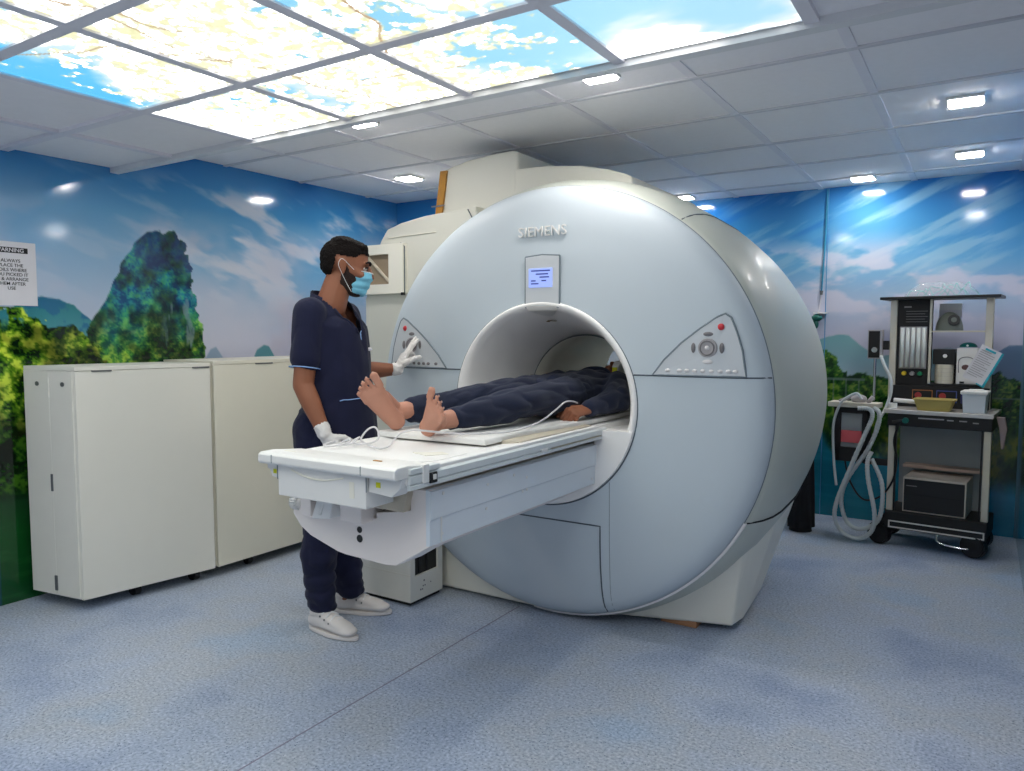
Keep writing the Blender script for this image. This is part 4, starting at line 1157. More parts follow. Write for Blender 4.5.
ankF, RfF = foot_hulls(bm, heelF, (-.22, -.52, .80), (-.80, -.30, -.52), (.50, -.79, -.34), .96, 1.25)
ankN, RfN = foot_hulls(bm, heelN, (.66, -.36, .66), (.74, -.05, -.62), (-.40, -.85, -.35), .85, 1.4)
kF, kN = Vector((-1.840, 2.64, 1.055)), Vector((-1.635, 2.60, 1.045))
pF, pN = Vector((-1.80, 3.06, 1.07)), Vector((-1.63, 3.04, 1.065))
for an, kk, pp in ((ankF, kF, pF), (ankN, kN, pN)):
    H(bm, an, .034, an.lerp(kk, .6), .046); H(bm, an.lerp(kk, .6), .046, kk, .050); H(bm, kk, .05, pp, .072)
IX = Vector((1, 0, 0)); 
H(bm, (-1.715, 3.07, 1.065), (.14, .10, .085), (-1.715, 3.22, 1.07), (.125, .09, .08))
H(bm, (-1.715, 3.22, 1.06), (.125, .09, .074), (-1.715, 3.44, 1.07), (.145, .08, .074))
H(bm, (-1.715, 3.50, 1.07), (.145, .05, .05), (-1.715, 3.55, 1.07), (.06, .04, .045))
H(bm, (-1.715, 3.53, 1.075), .05, (-1.715, 3.66, 1.07), .052)
PH = cols3((0, .05, .998), (1, 0, 0), (0, .998, -.05)); PO = Vector((-1.715, 3.745, 1.072))
head_hulls(bm, PO, PH, 1.0)
sN, eN, wN = Vector((-1.555, 3.42, 1.085)), Vector((-1.448, 3.20, 1.045)), Vector((-1.472, 2.955, 1.016))
sF, eF, wF = Vector((-1.875, 3.42, 1.085)), Vector((-1.945, 3.20, 1.04)), Vector((-1.90, 2.97, 1.09))
for S, E_, W_ in ((sN, eN, wN), (sF, eF, wF)):
    H(bm, S, .048, E_, .038); H(bm, E_, .038, W_, .026)
hand_hulls(bm, wN, (-.34, -.93, -.10), (-.4, 0, -.9), (-.85, .3, .35), [(1.0, 1.2, .7), (1.1, 1.25, .7), (1.15, 1.25, .7), (1.2, 1.25, .7)], 1.12, spread=.03, thumb=(.5, .5))
hand_hulls(bm, wF, (.45, -.88, .0), (0, -.1, -.95), (.85, .45, 0), [(.2, .3, .2)] * 4, 1.0, spread=.04, thumb=(.2, .2))
pme = fuse(bm, .0034, 2, 'patient_body')
pat = obj('person', pme, M['skin'])
pat.data.materials.append(M['skin_sole'])
for p in pat.data.polygons:
    if p.center.y < 2.45: p.material_index = 1
c_ = Vector((-1.71, 2.8, .972)); pat.data.transform(Matrix.Translation(-c_)); pat.location = c_
tag(pat, 'barefoot person in dark navy clothes lying on the table with head inside the bore', 'person')
# toenails
def nails(heel, L, W, Nn, s, ws=1.0):
    L = Vector(L).normalized(); W = Vector(W); W = (W - L * W.dot(L)).normalized(); N = L.cross(W)
    if N.dot(Vector(Nn)) < 0: N = -N
    R = cols3(L, W, N); O = Vector(heel)
    for (x, y, r_) in [(.234, -.033, .008), (.232, -.006, .005), (.223, .012, .005), (.210, .0285, .0045), (.194, .043, .004)]:
        b = BM(); ellipsoid(b, O + (L * x + W * y * ws + N * -.0165) * s, (r_, r_ * .8, .002), R, 6)
        obj('toenail', b, mat('toenail_pale', (214, 176, 158), rough=.35) if 'toenail_pale' not in bpy.data.materials else bpy.data.materials['toenail_pale'], pat, smooth=True)
nails(heelF, (-.22, -.52, .80), (-.80, -.30, -.52), (.50, -.79, -.34), .96, 1.25)
nails(heelN, (.66, -.36, .66), (.74, -.05, -.62), (-.40, -.85, -.35), .85, 1.4)
# loose trousers
bm = BM()
for an, kk, pp, s_ in ((ankF, kF, pF, -1), (ankN, kN, pN, 1)):
    c0 = an.lerp(kk, .17)
    H(bm, c0, (.050, .02, .050), an.lerp(kk, .6) + Vector((0, 0, .004)), (.062, .05, .060))
    H(bm, an.lerp(kk, .6) + Vector((0, 0, .004)), (.062, .05, .060), kk + Vector((0, 0, .012)), (.078, .06, .066))
    H(bm, kk + Vector((0, 0, .012)), (.078, .06, .066), pp, (.105, .08, .088))
H(bm, (-1.715, 3.05, 1.065), (.165, .08, .092), (-1.715, 3.16, 1.068), (.16, .08, .092))
me = fuse(bm, .006, 5, 'loose_trousers')
folds(me, .022, (9, 3.0, 9), 5)
def press(me, z0):
    for v in me.vertices:
        if v.co.z < z0: v.co.z = z0 + (v.co.z - z0) * .05
    me.update()
press(me, PZ + .003)
tro = obj('trousers', me, M['kurta'], pat, smooth=True)
# long shirt with sleeves
bm = BM()
H(bm, (-1.715, 2.97, 1.055), (.168, .05, .083), (-1.715, 3.20, 1.065), (.166, .08, .092))
H(bm, (-1.715, 3.20, 1.065), (.166, .08, .092), (-1.715, 3.42, 1.075), (.172, .08, .096))
H(bm, (-1.715, 3.44, 1.075), (.17, .06, .080), (-1.715, 3.54, 1.075), (.085, .03, .065))
for S, E_, W_ in ((sN, eN, wN), (sF, eF, wF)):
    H(bm, S, .075, E_, .062); H(bm, E_, .062, E_.lerp(W_, .98), .042)
me = fuse(bm, .006, 5, 'shirt')
folds(me, .020, (7, 4.5, 7), 12)
press(me, PZ + .003)
sh = obj('shirt', me, M['kurta'], pat, smooth=True)
bm = BM(); tube(bm, [(-1.62, 3.50, 1.115), (-1.655, 3.515, 1.150), (-1.715, 3.52, 1.160), (-1.775, 3.515, 1.150), (-1.81, 3.50, 1.115)], .018, 10)
obj('collar', bm, M['kurta'], sh, smooth=True)
# patient hair
bm = BM(); rp = lambda x, y, z: PO + PH @ Vector((x, y, z))
H(bm, rp(-.026, 0, .04), (.094, .079, .087), rp(.008, 0, .052), (.076, .070, .070), PH)
me = fuse(bm, .005, 3, 'hair'); cut(me, lambda co: (PH.transposed() @ (co - PO)).x > .02 and (PH.transposed() @ (co - PO)).z < .07)
obj('hair', me, M['hair'], pat, smooth=True)

# head coil around the patient's head
hc = thing('head_coil', 'white padded head coil around the head of the lying person inside the bore', 'medical coil', (-1.715, 3.76, .972))
for s_ in (-1, 1):
    zt_ = 1.205 if s_ > 0 else 1.07; o0, o1 = (.092, .128) if s_ > 0 else (.115, .155)
    bm = BM(); prism(bm, [(3.52, .975), (3.92, .975), (3.92, zt_ - .045), (3.86, zt_), (3.55, zt_), (3.52, zt_ - .025)], 'x', -1.715 + s_ * o0, -1.715 + s_ * o1, bev=.006); sd_ = obj('side_pad', bm, M['white'], hc)
    if s_ > 0: obj('yellow_label', mbox(-1.618, -1.592, 3.514, 3.519, 1.150, 1.175), M['yellow'], sd_)
obj('rear_pad', mbox(-1.87, -1.58, 3.925, 3.955, .975, 1.06, bev=.006), M['white'], hc)

# sensor cable from the hand down to the table end
pts = [(-1.50, 2.90, 1.045), (-1.505, 2.86, 1.055), (-1.510, 2.80, 1.055), (-1.500, 2.70, 1.030), (-1.497, 2.56, .995), (-1.510, 2.38, .978), (-1.57, 2.25, .979), (-1.625, 2.17, .985), (-1.671, 2.12, .993), (-1.699, 2.08, 1.000), (-1.733, 2.06, 1.002), (-1.776, 2.05, .989), (-1.792, 2.03, .965),
       (-1.775, 1.985, .951), (-1.762, 1.925, .950), (-1.831, 1.951, .951), (-1.90, 1.99, .952), (-1.945, 2.02, .958), (-1.929, 2.035, .990), (-1.903, 2.045, 1.003), (-1.869, 2.03, .992), (-1.842, 2.0, .97), (-1.85, 1.97, .957), (-1.89, 1.945, .953),
       (-1.93, 1.965, .954), (-1.965, 2.0, .953), (-1.945, 2.01, .965), (-1.91, 1.97, .970), (-1.90, 1.92, .956), (-1.93, 1.90, .953), (-1.962, 1.935, .953), (-1.94, 1.955, .966), (-1.91, 1.92, .96), (-1.93, 1.87, .953), (-1.955, 1.85, .953), (-1.985, 1.88, .953), (-2.02, 1.96, .951)]
single('sensor_cable', tube(BM(), pts, .0036, 8, 8), M['cable'], 'thin white sensor cable looping over the table from the lying person\'s hand', 'cable', smooth=True)
# ------------------------------------------------------------------ storage cabinets by the left wall
def cabinet(label, loc, rz, wd, dp, ht, material, first):
    """local frame: x runs back towards the wall, y along the front; front face at x=0 facing +x"""
    t = thing('storage_cabinet', label, 'cabinet', loc, rz, None)
    bm = BM(); box(bm, -dp + .004, -.020, .004, wd - .004, .062, ht - .022)
    bd = obj('body', bm, material, t, local=True)
    obj('top', mbox(-dp, 0, 0, wd, ht - .020, ht, bev=.002), material, t, local=True)
    dr = obj('door', mbox(-.018, 0, .003, wd - .003, .058, ht - .022, bev=.0015), material, t, local=True)
    for (a, b) in ([(.075, .165), (wd - .10, wd - .01)] if first else [(.28, .40)]):
        h_ = BM(); box(h_, -.004, .006, a, b, ht - .026, ht - .019, bev=.0015); obj('pull_edge', h_, M['cabdk'], dr, local=True)
    # side facing the camera: hinged in the middle, two screw caps and two latches
    for k, (a, b) in enumerate(((-dp + .002, -dp * .5 - .001), (-dp * .5 + .001, -.019))):
        sp_ = obj('side_panel', mbox(a, b, -.002, .008, .062, ht - .021, bev=.001), material, t, local=True)
        c = a + (b - a) * (.56 if k == 0 else .62)
        bm = BM(); cyl(bm, (c, -.006, ht - .085), (c, .0, ht - .085), .011, n=16); obj('screw_cap', bm, M['cabdk'], sp_, local=True)
    for (z0, z1, w_) in ((ht - .15, ht - .055, .010), (.58, .665, .012), (.085, .16, .016)):
        bm = BM(); box(bm, -dp * .5 - w_ / 2, -dp * .5 + w_ / 2, -.007, -.001, z0, z1, bev=.002); obj('latch', bm, M['cabdk'] if z1 < ht - .1 else M['cab'], bd, local=True)
    for x in (-dp + .06, -.07):
        for y in ((.29, wd - .07) if first else (.25, wd - .07)):
            bm = BM(); cyl(bm, (x, y - .014, .027), (x, y + .014, .027), .026, n=18); c = obj('caster', bm, M['black'], t, local=True)
            obj('caster_fork', mbox(x - .016, x + .016, y - .020, y + .020, .040, .063, bev=.003), M['blackm'], c, local=True)
    return t
nearc = cabinet('tall off-white wheeled storage cabinet under the karst mural, nearest the camera', (-3.640, 1.868, 0), math.radians(-8.6), .672, .352, 1.190, M['cab'], True)
def skew(o):
    if o.type == 'MESH':
        for v in o.data.vertices: v.co.y += .31 * v.co.x
    for ch in o.children: skew(ch)
skew(nearc)
cabinet('cream wheeled storage cabinet behind the standing person', (-3.540, 2.548, 0), 0, .93, .45, 1.198, M['cab2'], False)

# ------------------------------------------------------------------ anaesthesia trolley and what stands on it
TL, TR = (-.533, 5.259, 0), math.radians(-5.853)
M['tpost'] = mat('trolley_cream_post', (212, 206, 190), rough=.5)
M['tgrey'] = mat('trolley_grey_sheet', (164, 170, 172), rough=.5)
M['glass'] = mat('flow_tube_white', (214, 220, 216), rough=.2)
M['frame_w'] = mat('white_outline_strip', (216, 212, 204), rough=.5)
M['hosegrey'] = mat('grey_corrugated_hose', (196, 202, 202), rough=.5)
M['tyellow'] = mat('tray_khaki_yellow', (186, 168, 96), rough=.55)
M['lidwhite'] = mat('translucent_white_box', (214, 222, 230), rough=.35)
M['teal'] = mat('teal_green_plastic', (10, 104, 96), rough=.4)
M['tealpaper'] = mat('teal_paper_edge', (40, 170, 190), rough=.6)
M['greyrub'] = mat('grey_green_rubber', (130, 136, 126), rough=.5)
M['pink'] = mat('red_pink_bag', (232, 104, 110), rough=.6)
tr = thing('anesthesia_trolley', 'black and cream wheeled anaesthesia trolley against the back wall', 'medical trolley', TL, TR)
def tp_(name, bm, material, parent=None, smooth=False): return obj(name, bm, material, parent or tr, local=True, smooth=smooth)
bs = tp_('base', mbox(.03, .585, -.03, .33, .115, .225, bev=.006), M['blackm'])
bm = BM()
for (a, b, c, d) in [(.055, .575, .160, .168), (.055, .575, .122, .130), (.055, .063, .122, .168), (.567, .575, .122, .168)]:
    box(bm, a, b, -.034, -.029, c, d)
tp_('base_outline', bm, M['frame_w'], bs)
for x in (0.0, .52):
    for y in (0.0, .29):
        bm = BM(); cyl(bm, (x - .010, y - .026, .0725), (x + .010, y + .026, .0725), .072, n=28); bmesh.ops.bevel(bm, geom=list(bm.edges), offset=.008, segments=2, affect='EDGES'); wl = tp_('wheel', bm, M['black'], smooth=False)
        bm = BM(); cyl(bm, (x - .011, y - .029, .0725), (x + .011, y + .029, .0725), .03, n=16); tp_('hub', bm, M['blackm'], wl)
        bm = BM(); box(bm, x - .03, x + .05 if x < .2 else x + .03, y - .02, y + .02, .14, .17, bev=.004); tp_('wheel_arm', bm, M['blackm'], wl)
bm = BM(); tube(bm, [(.33, -.02, .12), (.34, -.05, .075), (.44, -.06, .06), (.50, -.05, .062)], .006, 8); tp_('foot_loop', bm, M['chrome'], smooth=True)
for x in (.030, .545):
    for y in (.0,):
        tp_('lower_post', mbox(x + .003, x + .040, y, y + .04, .225, .80, bev=.003), M['tpost'])
for x in (.072, .535): tp_('post_trim', mbox(x, x + .008, -.004, .02, .225, .775), M['black'])
tp_('rear_sheet', mbox(.045, .550, .300, .307, .225, .775), M['tgrey'])
tp_('inner_shelf', mbox(.085, .535, .20, .30, .478, .498, bev=.002), mat('shelf_beige_pink_reflection', (206, 180, 164), rough=.5))  # beige shelf with a pinkish reflection put into its colour
dr = tp_('drawer_front', mbox(.028, .588, -.012, .30, .768, .846, bev=.004), M['black'])
bm = BM()
for (a, b, z) in [(.20, .34, .825), (.355, .39, .822), (.42, .46, .822), (.49, .52, .815)]: box(bm, a, b, -.0135, -.011, z - .004, z + .003)
tp_('drawer_marks', bm, M['btn'], dr)
tp_('worktop', mbox(.005, .595, -.022, .42, .846, .872, bev=.004), mat('worktop_satin_metal', (216, 212, 208), rough=.25, metal=.3))
bm = BM(); cyl(bm, (.04, .06, .873), (.04, .06, .905), .026, n=18); cyl(bm, (.045, .06, .925), (.30, .16, .905), .014, n=12); tp_('chrome_fitting', bm, M['white'])
for x in (-.030, .505): tp_('upper_post', mbox(x, x + .040, .25, .30, .872, 1.567, bev=.003), M['tpost'])
tp_('roof_board', mbox(-.085, .585, .19, .47, 1.567, 1.585, bev=.003), M['black'])
blk = tp_('flowmeter_column', mbox(.012, .197, .255, .40, .995, 1.566, bev=.003), M['blackm'])
wn = tp_('tube_window', mbox(.030, .188, .248, .257, 1.120, 1.392, bev=.002), M['btn'], blk)
for k in range(5):
    x = .047 + k * .031
    bm = BM(); cyl(bm, (x, .243, 1.128), (x, .243, 1.385), .0115, n=12); tp_('flow_tube', bm, M['glass'], blk, smooth=True)
bm = BM()
box(bm, .050, .092, .2535, .2555, 1.515, 1.525)
for k in range(5): box(bm, .062, .062 + (.11 if k % 2 else .125), .2535, .2555, 1.49 - k * .017, 1.493 - k * .017)
tp_('column_lettering', bm, M['btn_dk'], blk)
for x, m_ in ((.063, mat('yellow_knob', (214, 184, 40), rough=.4)), (.110, M['btn']), (.156, mat('green_knob', (16, 130, 84), rough=.4))):
    bm = BM(); cyl(bm, (x, .255, 1.088), (x, .232, 1.088), .015, .013, 16); tp_('knob', bm, m_, blk)
tp_('divider_post', mbox(.200, .212, .25, .27, 1.02, 1.566), M['tpost'])
tp_('middle_shelf', mbox(.212, .506, .25, .42, 1.356, 1.366, bev=.002), M['tpost'])
tp_('upper_floor', mbox(.197, .506, .24, .43, 1.012, 1.026, bev=.002), M['blackm'])
cs = tp_('gauge_console', mbox(-.018, .543, .235, .40, .873, 1.010, bev=.004), M['blackm'])
for (a, b, m_) in [(.118, .235, mat('gauge_frame_orange', (176, 112, 60), rough=.5)), (.256, .370, mat('gauge_frame_blue', (60, 76, 150), rough=.5)), (.392, .500, mat('gauge_frame_indigo', (60, 70, 140), rough=.5))]:
    g = tp_('gauge_frame', mbox(a, b, .231, .236, .910, .985, bev=.002), m_, cs)
    tp_('gauge_plate', mbox(a + .005, b - .005, .2295, .232, .915, .980), M['blackm'], cs)
    bm = BM(); cyl(bm, (a + .035, .231, .95), (a + .035, .226, .95), .020, n=18); tp_('gauge_dial', bm, mat('gauge_dial_red', (170, 60, 60), rough=.4) if 'gauge_dial_red' not in bpy.data.materials else bpy.data.materials['gauge_dial_red'], cs)
# pressure gauge box on its own arm
gb = tp_('pressure_gauge_box', mbox(-.152, -.066, .20, .26, 1.180, 1.372, bev=.004), M['btn'])
tp_('gauge_face', mbox(-.146, -.078, .196, .203, 1.188, 1.364, bev=.002), M['black'], gb)
bm = BM(); cyl(bm, (-.108, .197, 1.24), (-.108, .190, 1.24), .018, n=18); tp_('gauge_dial', bm, M['chrome'], gb)
bm = BM(); cyl(bm, (-.110, .23, .90), (-.110, .23, 1.182), .009, n=12); tp_('gauge_pole', bm, M['chrome'], gb)
bm = BM(); box(bm, -.066, -.030, .23, .26, 1.24, 1.30, bev=.003); tp_('gauge_bracket', bm, M['black'], gb)
# breathing circuit bracket on the left
mf = tp_('side_manifold', mbox(-.335, -.030, -.02, .12, .868, .900, bev=.004), M['tpost'])
bm = BM(); ellipsoid(bm, (-.16, .05, .92), (.05, .04, .03), n=10); cyl(bm, (-.28, .05, .90), (-.20, .05, .935), .012, n=10); cyl(bm, (-.10, .03, .90), (-.07, .03, .94), .014, n=10); tp_('valve_body', bm, M['btn'], mf, smooth=True)
bm = BM()
for (a, b, c, d) in [(-.30, -.26, .51, .865), (-.125, -.095, .51, .865), (-.30, -.095, .51, .60), (-.30, -.095, .83, .866)]: box(bm, a, b, .0, .12, c, d)
cf = tp_('canister_frame', bm, M['blackm'])
tp_('canister', mbox(-.262, -.122, .03, .11, .60, .83, bev=.006), M['tgrey'], cf)
tp_('red_pouch', mbox(-.258, -.128, .018, .032, .632, .712, bev=.004), M['pink'], cf)
tp_('frame_strut', mbox(-.12, .04, .03, .06, .50, .54, bev=.003), M['blackm'], cf)
hr = lambda t, i: .0125 + (.0018 if i % 2 else 0)
H1 = [(-.259, .353), (-.278, .513), (-.288, .742), (-.253, .882), (-.205, .937), (-.149, .963), (-.120, .925)]
H2 = [(-.134, .872), (-.066, .868), (-.051, .814), (-.094, .685), (-.158, .498), (-.237, .259), (-.247, .134), (-.194, .045), (-.102, .028), (-.028, .094), (-.012, .216), (-.052, .42), (-.062, .539), (-.044, .60)]
H3 = [(-.05, .875), (-.015, .849), (-.019, .76), (-.076, .606), (-.196, .395), (-.228, .252), (-.188, .118), (-.102, .086), (-.007, .147), (.020, .258), (.010, .405), (-.053, .548)]
tp_('thin_hose', tube(BM(), [(x, -.05, z) for x, z in H1], .0085, 10), M['hosegrey'], smooth=True)
tp_('corrugated_hose', tube(BM(), [(x, -.09 + .02 * math.sin(k), z) for k, (x, z) in enumerate(H2)], hr, 12, 12), M['hosegrey'])
tp_('corrugated_hose', tube(BM(), [(x, -.045 - .01 * math.sin(k), z) for k, (x, z) in enumerate(H3)], hr, 12, 12), M['hosegrey'])
tp_('grey_hose', tube(BM(), [(-.06, .16, 1.20), (-.028, .12, 1.138), (.012, .10, 1.062), (.022, .08, .972), (-.001, .06, .867), (-.03, .0, .787), (-.04, -.03, .70)], .010, 10), M['hosegrey'], smooth=True)
tp_('black_hose', tube(BM(), [(.100, -.025, .80), (.072, -.03, .679), (.090, -.03, .554), (.074, -.03, .425), (.003, -.02, .31), (-.103, -.01, .275), (-.192, .0, .392), (-.234, .02, .553)], .006, 8), M['black'], smooth=True)
bm = BM(); cyl(bm, (.06, -.03, .79), (.13, -.035, .806), .012, n=12); vb = tp_('outlet_valve', bm, M['black'])
bm = BM(); cyl(bm, (.135, -.03, .808), (.135, -.055, .808), .018, n=16); tp_('green_outlet_knob', bm, M['teal'], vb)
bm = BM(); prism(bm, [(.598, .85), (.64, .85), (.655, .78), (.64, .66), (.628, .66), (.615, .78)], 'y', .08, .12, bev=.004); tp_('side_hook', bm, mat('grey_pink_plastic', (156, 140, 140), rough=.5))

def tthing(name, label, cat, lx, ly, lz, group=None):
    p = base(TL, TR) @ Vector((lx, ly, lz)); return thing(name, label, cat, p, TR, group)
def tpart(o, name, bm, material, parent=None, smooth=False, org=(0, 0, 0)):
    bmesh.ops.translate(bm, vec=-Vector(org), verts=bm.verts); return obj(name, bm, material, parent or o, local=True, smooth=smooth)
# equipment box on the base
O = (.30, .12, .226); e = tthing('ventilator_unit', 'white-cased box with glossy black front on the trolley base', 'medical device', *O)
b_ = tpart(e, 'case', mbox(.125, .470, .005, .30, .228, .448, bev=.004), mat('device_case_white', (216, 204, 192), rough=.45), org=O)
tpart(e, 'front_panel', mbox(.133, .462, .000, .006, .238, .436), M['black'], b_, org=O)
tpart(e, 'front_ridge', mbox(.133, .462, -.003, .002, .338, .344), M['blackm'], b_, org=O)
tpart(e, 'front_mark', mbox(.145, .205, -.002, .001, .392, .398), M['btn_dk'], b_, org=O)
# yellow tray
O = (.276, .06, .873); e = tthing('instrument_tray', 'yellowish plastic tray on the trolley worktop', 'tray', *O)
def tray_bm(x0, x1, y0, y1, z0, z1, tap, th=.005):
    bm = BM(); t_ = bmesh.new()
    def ring(i, z, s): return [t_.verts.new(p) for p in [(x0 + tap * (1 - s) + i, y0 + tap * (1 - s) + i, z), (x1 - tap * (1 - s) - i, y0 + tap * (1 - s) + i, z), (x1 - tap * (1 - s) - i, y1 - tap * (1 - s) - i, z), (x0 + tap * (1 - s) + i, y1 - tap * (1 - s) - i, z)]]
    r = [ring(0, z0, 0), ring(0, z1 - .008, 1), ring(-.006, z1 - .007, 1), ring(-.006, z1, 1), ring(th, z1, 1), ring(th, z0 + th, 0)]
    t_.faces.new(r[0][::-1]); t_.faces.new(r[-1])
    for a, b in zip(r, r[1:]):
        for i in range(4): t_.faces.new((a[i], a[(i + 1) % 4], b[(i + 1) % 4], b[i]))
    bmesh.ops.recalc_face_normals(t_, faces=t_.faces); merge(bm, t_); return bm
tpart(e, 'tray_body', tray_bm(.172, .380, -.012, .13, .873, .945, .020), M['tyellow'], org=O)
bm = BM(); box(bm, .160, .168, .03, .09, .936, .944, bev=.002); box(bm, .384, .392, .03, .09, .936, .944, bev=.002); tpart(e, 'tray_handle', bm, M['tyellow'], org=O)
# lidded white container
O = (.49, .07, .873); e = tthing('lidded_container', 'white lidded plastic box at the right end of the trolley worktop', 'box', *O)
tpart(e, 'container_body', tray_bm(.428, .550, .0, .14, .873, .990, .006), M['lidwhite'], org=O)
ld = tpart(e, 'lid', mbox(.418, .560, -.010, .150, .985, 1.005, bev=.006), M['white'], org=O)
tpart(e, 'lid_handle', mbox(.452, .528, .03, .11, 1.004, 1.012, bev=.003), M['white'], ld, org=O)
# white dispenser with green top
O = (.41, .33, 1.027); e = tthing('dispenser_box', 'white box with dark green domed top on the lower trolley shelf', 'box', *O)
bx_ = tpart(e, 'carton', mbox(.354, .466, .28, .38, 1.028, 1.256, bev=.003), M['white'], org=O)
bm = BM(); tube(bm, [(.368, .278, 1.10), (.368, .278, 1.18), (.41, .278, 1.20), (.448, .278, 1.18), (.448, .278, 1.10)], .0025, 6); tpart(e, 'printed_arch', bm, M['btn_dk'], bx_, org=O)
bm = BM(); ellipsoid(bm, (.405, .279, 1.135), (.022, .003, .017), n=10); tpart(e, 'printed_oval', bm, mat('printed_brown_oval', (96, 64, 62), rough=.5), bx_, org=O)
tpart(e, 'base_label', mbox(.375, .40, .277, .281, 1.032, 1.045), M['black'], bx_, org=O)
bm = BM(); ellipsoid(bm, (.41, .33, 1.262), (.050, .045, .030), n=12); bmesh.ops.delete(bm, geom=[v for v in bm.verts if v.co.z < 1.256], context='VERTS'); gt = tpart(e, 'green_top', bm, M['teal'], smooth=True, org=O)
bm = BM(); cyl(bm, (.41, .286, 1.272), (.41, .282, 1.272), .007, n=10); tpart(e, 'top_mark', bm, M['white'], gt, org=O)
# black canister unit with white jar
O = (.295, .33, 1.027); e = tthing('absorber_canister', 'black unit with a ribbed white jar beside the green-topped box', 'medical device', *O)
tpart(e, 'black_head', mbox(.222, .346, .27, .38, 1.150, 1.248, bev=.005), M['black'], org=O)
tpart(e, 'back_plate', mbox(.222, .346, .365, .38, 1.028, 1.152, bev=.002), M['black'], org=O)
bm = BM(); cyl(bm, (.292, .265, 1.205), (.292, .258, 1.205), .012, n=16); tpart(e, 'white_dial', bm, M['white'], org=O)
bm = BM(); cyl(bm, (.284, .315, 1.028), (.284, .315, 1.150), .053, n=32); tpart(e, 'white_jar', bm, mat('jar_cream_white', (224, 218, 200), rough=.4), smooth=False, org=O)
bm = BM()
for z in (1.05, 1.075, 1.10, 1.125): tube(bm, [(.284 + .054 * math.cos(a), .315 + .054 * math.sin(a), z) for a in np.linspace(0, 2 * PI, 24, endpoint=False)], .0015, 5, raw=True, closed=True)
tpart(e, 'jar_ribs', bm, M['tpost'], org=O)
# breathing mask dome on the middle shelf, white block behind put in for a wall reflection
O = (.30, .33, 1.366); e = tthing('breathing_mask', 'grey domed breathing mask with round black port on the middle shelf', 'breathing mask', *O)
bm = BM(); ellipsoid(bm, (.302, .32, 1.367), (.078, .055, .118), n=18); bmesh.ops.delete(bm, geom=[v for v in bm.verts if v.co.z < 1.366], context='VERTS'); dm_ = tpart(e, 'mask_shell', bm, M['greyrub'], smooth=True, org=O)
bm = BM(); cyl(bm, (.330, .285, 1.430), (.333, .262, 1.434), .034, n=24); pr_ = tpart(e, 'mask_port', bm, M['black'], dm_, org=O)
bm = BM(); cyl(bm, (.333, .262, 1.434), (.3335, .259, 1.4345), .016, n=18); tpart(e, 'port_centre', bm, M['greyrub'], dm_, org=O)
O = (.295, .40, 1.366); e = tthing('reflection_block', 'plain white block standing in for a reflection behind the grey breathing mask', 'box', *O)
tpart(e, 'reflection_body', mbox(.232, .358, .385, .419, 1.366, 1.540, bev=.002), M['paper'], org=O)
tpart(e, 'reflection_strip', mbox(.232, .358, .383, .386, 1.50, 1.540), M['white'], org=O)
# paper notice leaning at an angle
O = (.50, .215, 1.010); e = tthing('instruction_sheet', 'tilted white printed sheet with teal edge leaning on the trolley', 'paper', *O)
sheet = [(.398, 1.083), (.497, 1.283), (.612, 1.222), (.512, 1.012)]
tpart(e, 'sheet', prism(BM(), sheet, 'y', .212, .216), M['paper'], org=O)
bm = BM(); prism(bm, [(.612, 1.222), (.512, 1.012), (.500, 1.019), (.601, 1.228)], 'y', .2095, .2115); prism(bm, [(.512, 1.012), (.47, 1.038), (.474, 1.044), (.515, 1.019)], 'y', .2096, .2115); tpart(e, 'teal_edge', bm, M['tealpaper'], org=O)
u = Vector((.612 - .497, 0, 1.222 - 1.283)).normalized(); v_ = Vector((.398 - .497, 0, 1.083 - 1.283)).normalized()
bm = BM()
for k in range(13):
    a0_ = Vector((.497, .2100, 1.283)) + v_ * (.028 + k * .0135) + u * .012; L_ = .085 if k % 3 else .06
    prism(bm, [(p.x, p.z) for p in (a0_, a0_ + u * L_, a0_ + u * L_ + v_ * .0035, a0_ + v_ * .0035)], 'y', .2100, .2115)
tpart(e, 'print_lines', bm, M['btn'], org=O)
bm = BM(); a0_ = Vector((.497, .2098, 1.283)) + v_ * .010 + u * .030
prism(bm, [(p.x, p.z) for p in (a0_, a0_ + u * .06, a0_ + u * .06 + v_ * .012, a0_ + v_ * .012)], 'y', .2098, .2115); tpart(e, 'teal_heading', bm, M['tealpaper'], org=O)
# clear bag and tubing on the roof
O = (.25, .32, 1.586); e = tthing('plastic_bag', 'crumpled clear plastic bag of teal tubing on top of the trolley', 'plastic bag', *O)
bm = BM(); ellipsoid(bm, (.245, .32, 1.592), (.205, .10, .085), n=22)
for v in bm.verts:
    k_ = mnoise.noise(v.co * 22) * .022 + abs(mnoise.noise(v.co * 45)) * .012
    v.co += (v.co - Vector((.245, .32, 1.592))).normalized() * k_; v.co.z = max(v.co.z, 1.5865)
clr = mat('clear_plastic_film', (226, 236, 238), rough=.12, alpha=.20)
bg = tpart(e, 'bag_film', bm, clr, smooth=False, org=O)
for k in range(7):
    x0_ = .06 + .045 * k; w_ = random.uniform(.08, .17); pts = [(x0_ + w_ * j / 6, .32 + random.uniform(-.05, .05), 1.591 + (.035 + .05 * random.random()) * math.sin(PI * j / 6)) for j in range(7)]
    bm = BM(); tube(bm, pts, .0022, 6); tpart(e, 'teal_tube', bm, mat('teal_tubing', (90, 176, 168), rough=.4) if 'teal_tubing' not in bpy.data.materials else bpy.data.materials['teal_tubing'], smooth=True, org=O)

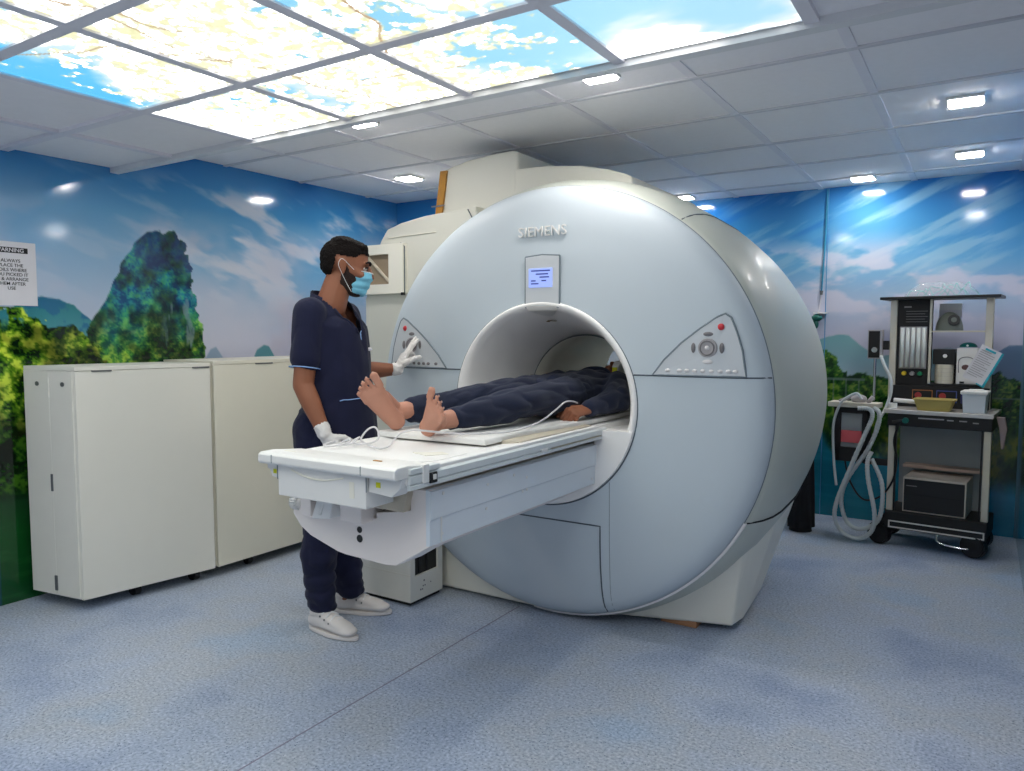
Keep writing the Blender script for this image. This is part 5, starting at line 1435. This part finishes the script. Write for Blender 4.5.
# dark draped stand half hidden behind the scanner
c = Vector((-1.03, 5.33, 0)); e = thing('draped_stand', 'tall black draped stand half hidden behind the scanner', 'stand', c)
bm = BM(); rings = []
for k in range(20):
    z = .03 + k * .052; rr = .10 - .002 * k
    rings.append([bm.verts.new((c.x + (rr + .008 * math.sin(a * 7 + z * 3)) * math.cos(a) * .86, c.y + (rr + .008 * math.sin(a * 7)) * math.sin(a), z)) for a in np.linspace(0, 2 * PI, 48, endpoint=False)])
for A_, B_ in zip(rings, rings[1:]):
    for i in range(48): bm.faces.new((A_[i], A_[(i + 1) % 48], B_[(i + 1) % 48], B_[i]))
bm.faces.new(rings[-1]); bm.faces.new(rings[0][::-1])
obj('cloth_drape', bm, mat('black_cloth', (16, 18, 24), rough=.95), e, smooth=True)
bm = BM(); cyl(bm, (c.x, c.y, 0), (c.x, c.y, .03), .075, .07, 24); obj('foot', bm, M['blackm'], e)

# cord hanging on the back wall
e = thing('hanging_cord', 'thin turquoise cord hanging down the back wall with a small green plug', 'cord', (-1.02, YB - .01, 1.45))
cm = mat('turquoise_cord', (30, 134, 170), rough=.5)
cd = obj('cord', tube(BM(), [(-1.008, YB - .008, 2.39), (-1.016, YB - .010, 2.0), (-1.030, YB - .012, 1.65)], .006, 6), cm, e, smooth=True)
bm = BM(); cyl(bm, (-1.030, YB - .012, 1.66), (-1.031, YB - .012, 1.63), .012, .009, 12); obj('cord_end', bm, M['cabdk'], e)
obj('lead', tube(BM(), [(-1.031, YB - .012, 1.635), (-1.040, YB - .014, 1.54), (-1.046, YB - .02, 1.50)], .0025, 6), M['cable'], e, smooth=True)
bm = BM(); box(bm, -1.075, -.985, YB - .06, YB - .002, 1.492, 1.502, bev=.002); wb_ = obj('wall_bracket', bm, M['white'], e)
bm = BM(); ellipsoid(bm, (-1.052, YB - .04, 1.462), (.038, .03, .026), n=10); ellipsoid(bm, (-1.062, YB - .04, 1.415), (.024, .02, .035), n=10); obj('green_plug', bm, mat('green_plug_plastic', (18, 96, 84), rough=.5), e, smooth=True)
# ------------------------------------------------------------------ camera, world, output
cam = bpy.data.cameras.new('camera'); co = bpy.data.objects.new('camera', cam); COL.objects.link(co)
cam.sensor_width = 36; cam.lens = 745.8 / 1024 * 36; cam.clip_start = .05
co.location = (0, 0, 1.35)
yaw, pitch = -.56521, .07008
fwd = Vector((math.sin(yaw) * math.cos(pitch), math.cos(yaw) * math.cos(pitch), -math.sin(pitch)))
co.rotation_euler = fwd.to_track_quat('-Z', 'Y').to_euler()
SC.camera = co
w = bpy.data.worlds.new('world'); SC.world = w; w.use_nodes = True
w.node_tree.nodes['Background'].inputs[0].default_value = (.6, .7, .8, 1)
w.node_tree.nodes['Background'].inputs[1].default_value = .3
SC.view_settings.view_transform = 'Standard'; SC.view_settings.look = 'None'
SC.view_settings.exposure = EXPO; SC.view_settings.gamma = 1; SC.view_settings.use_curve_mapping = False
SC.cycles.max_bounces = 8; SC.cycles.diffuse_bounces = 5; SC.cycles.use_denoising = True
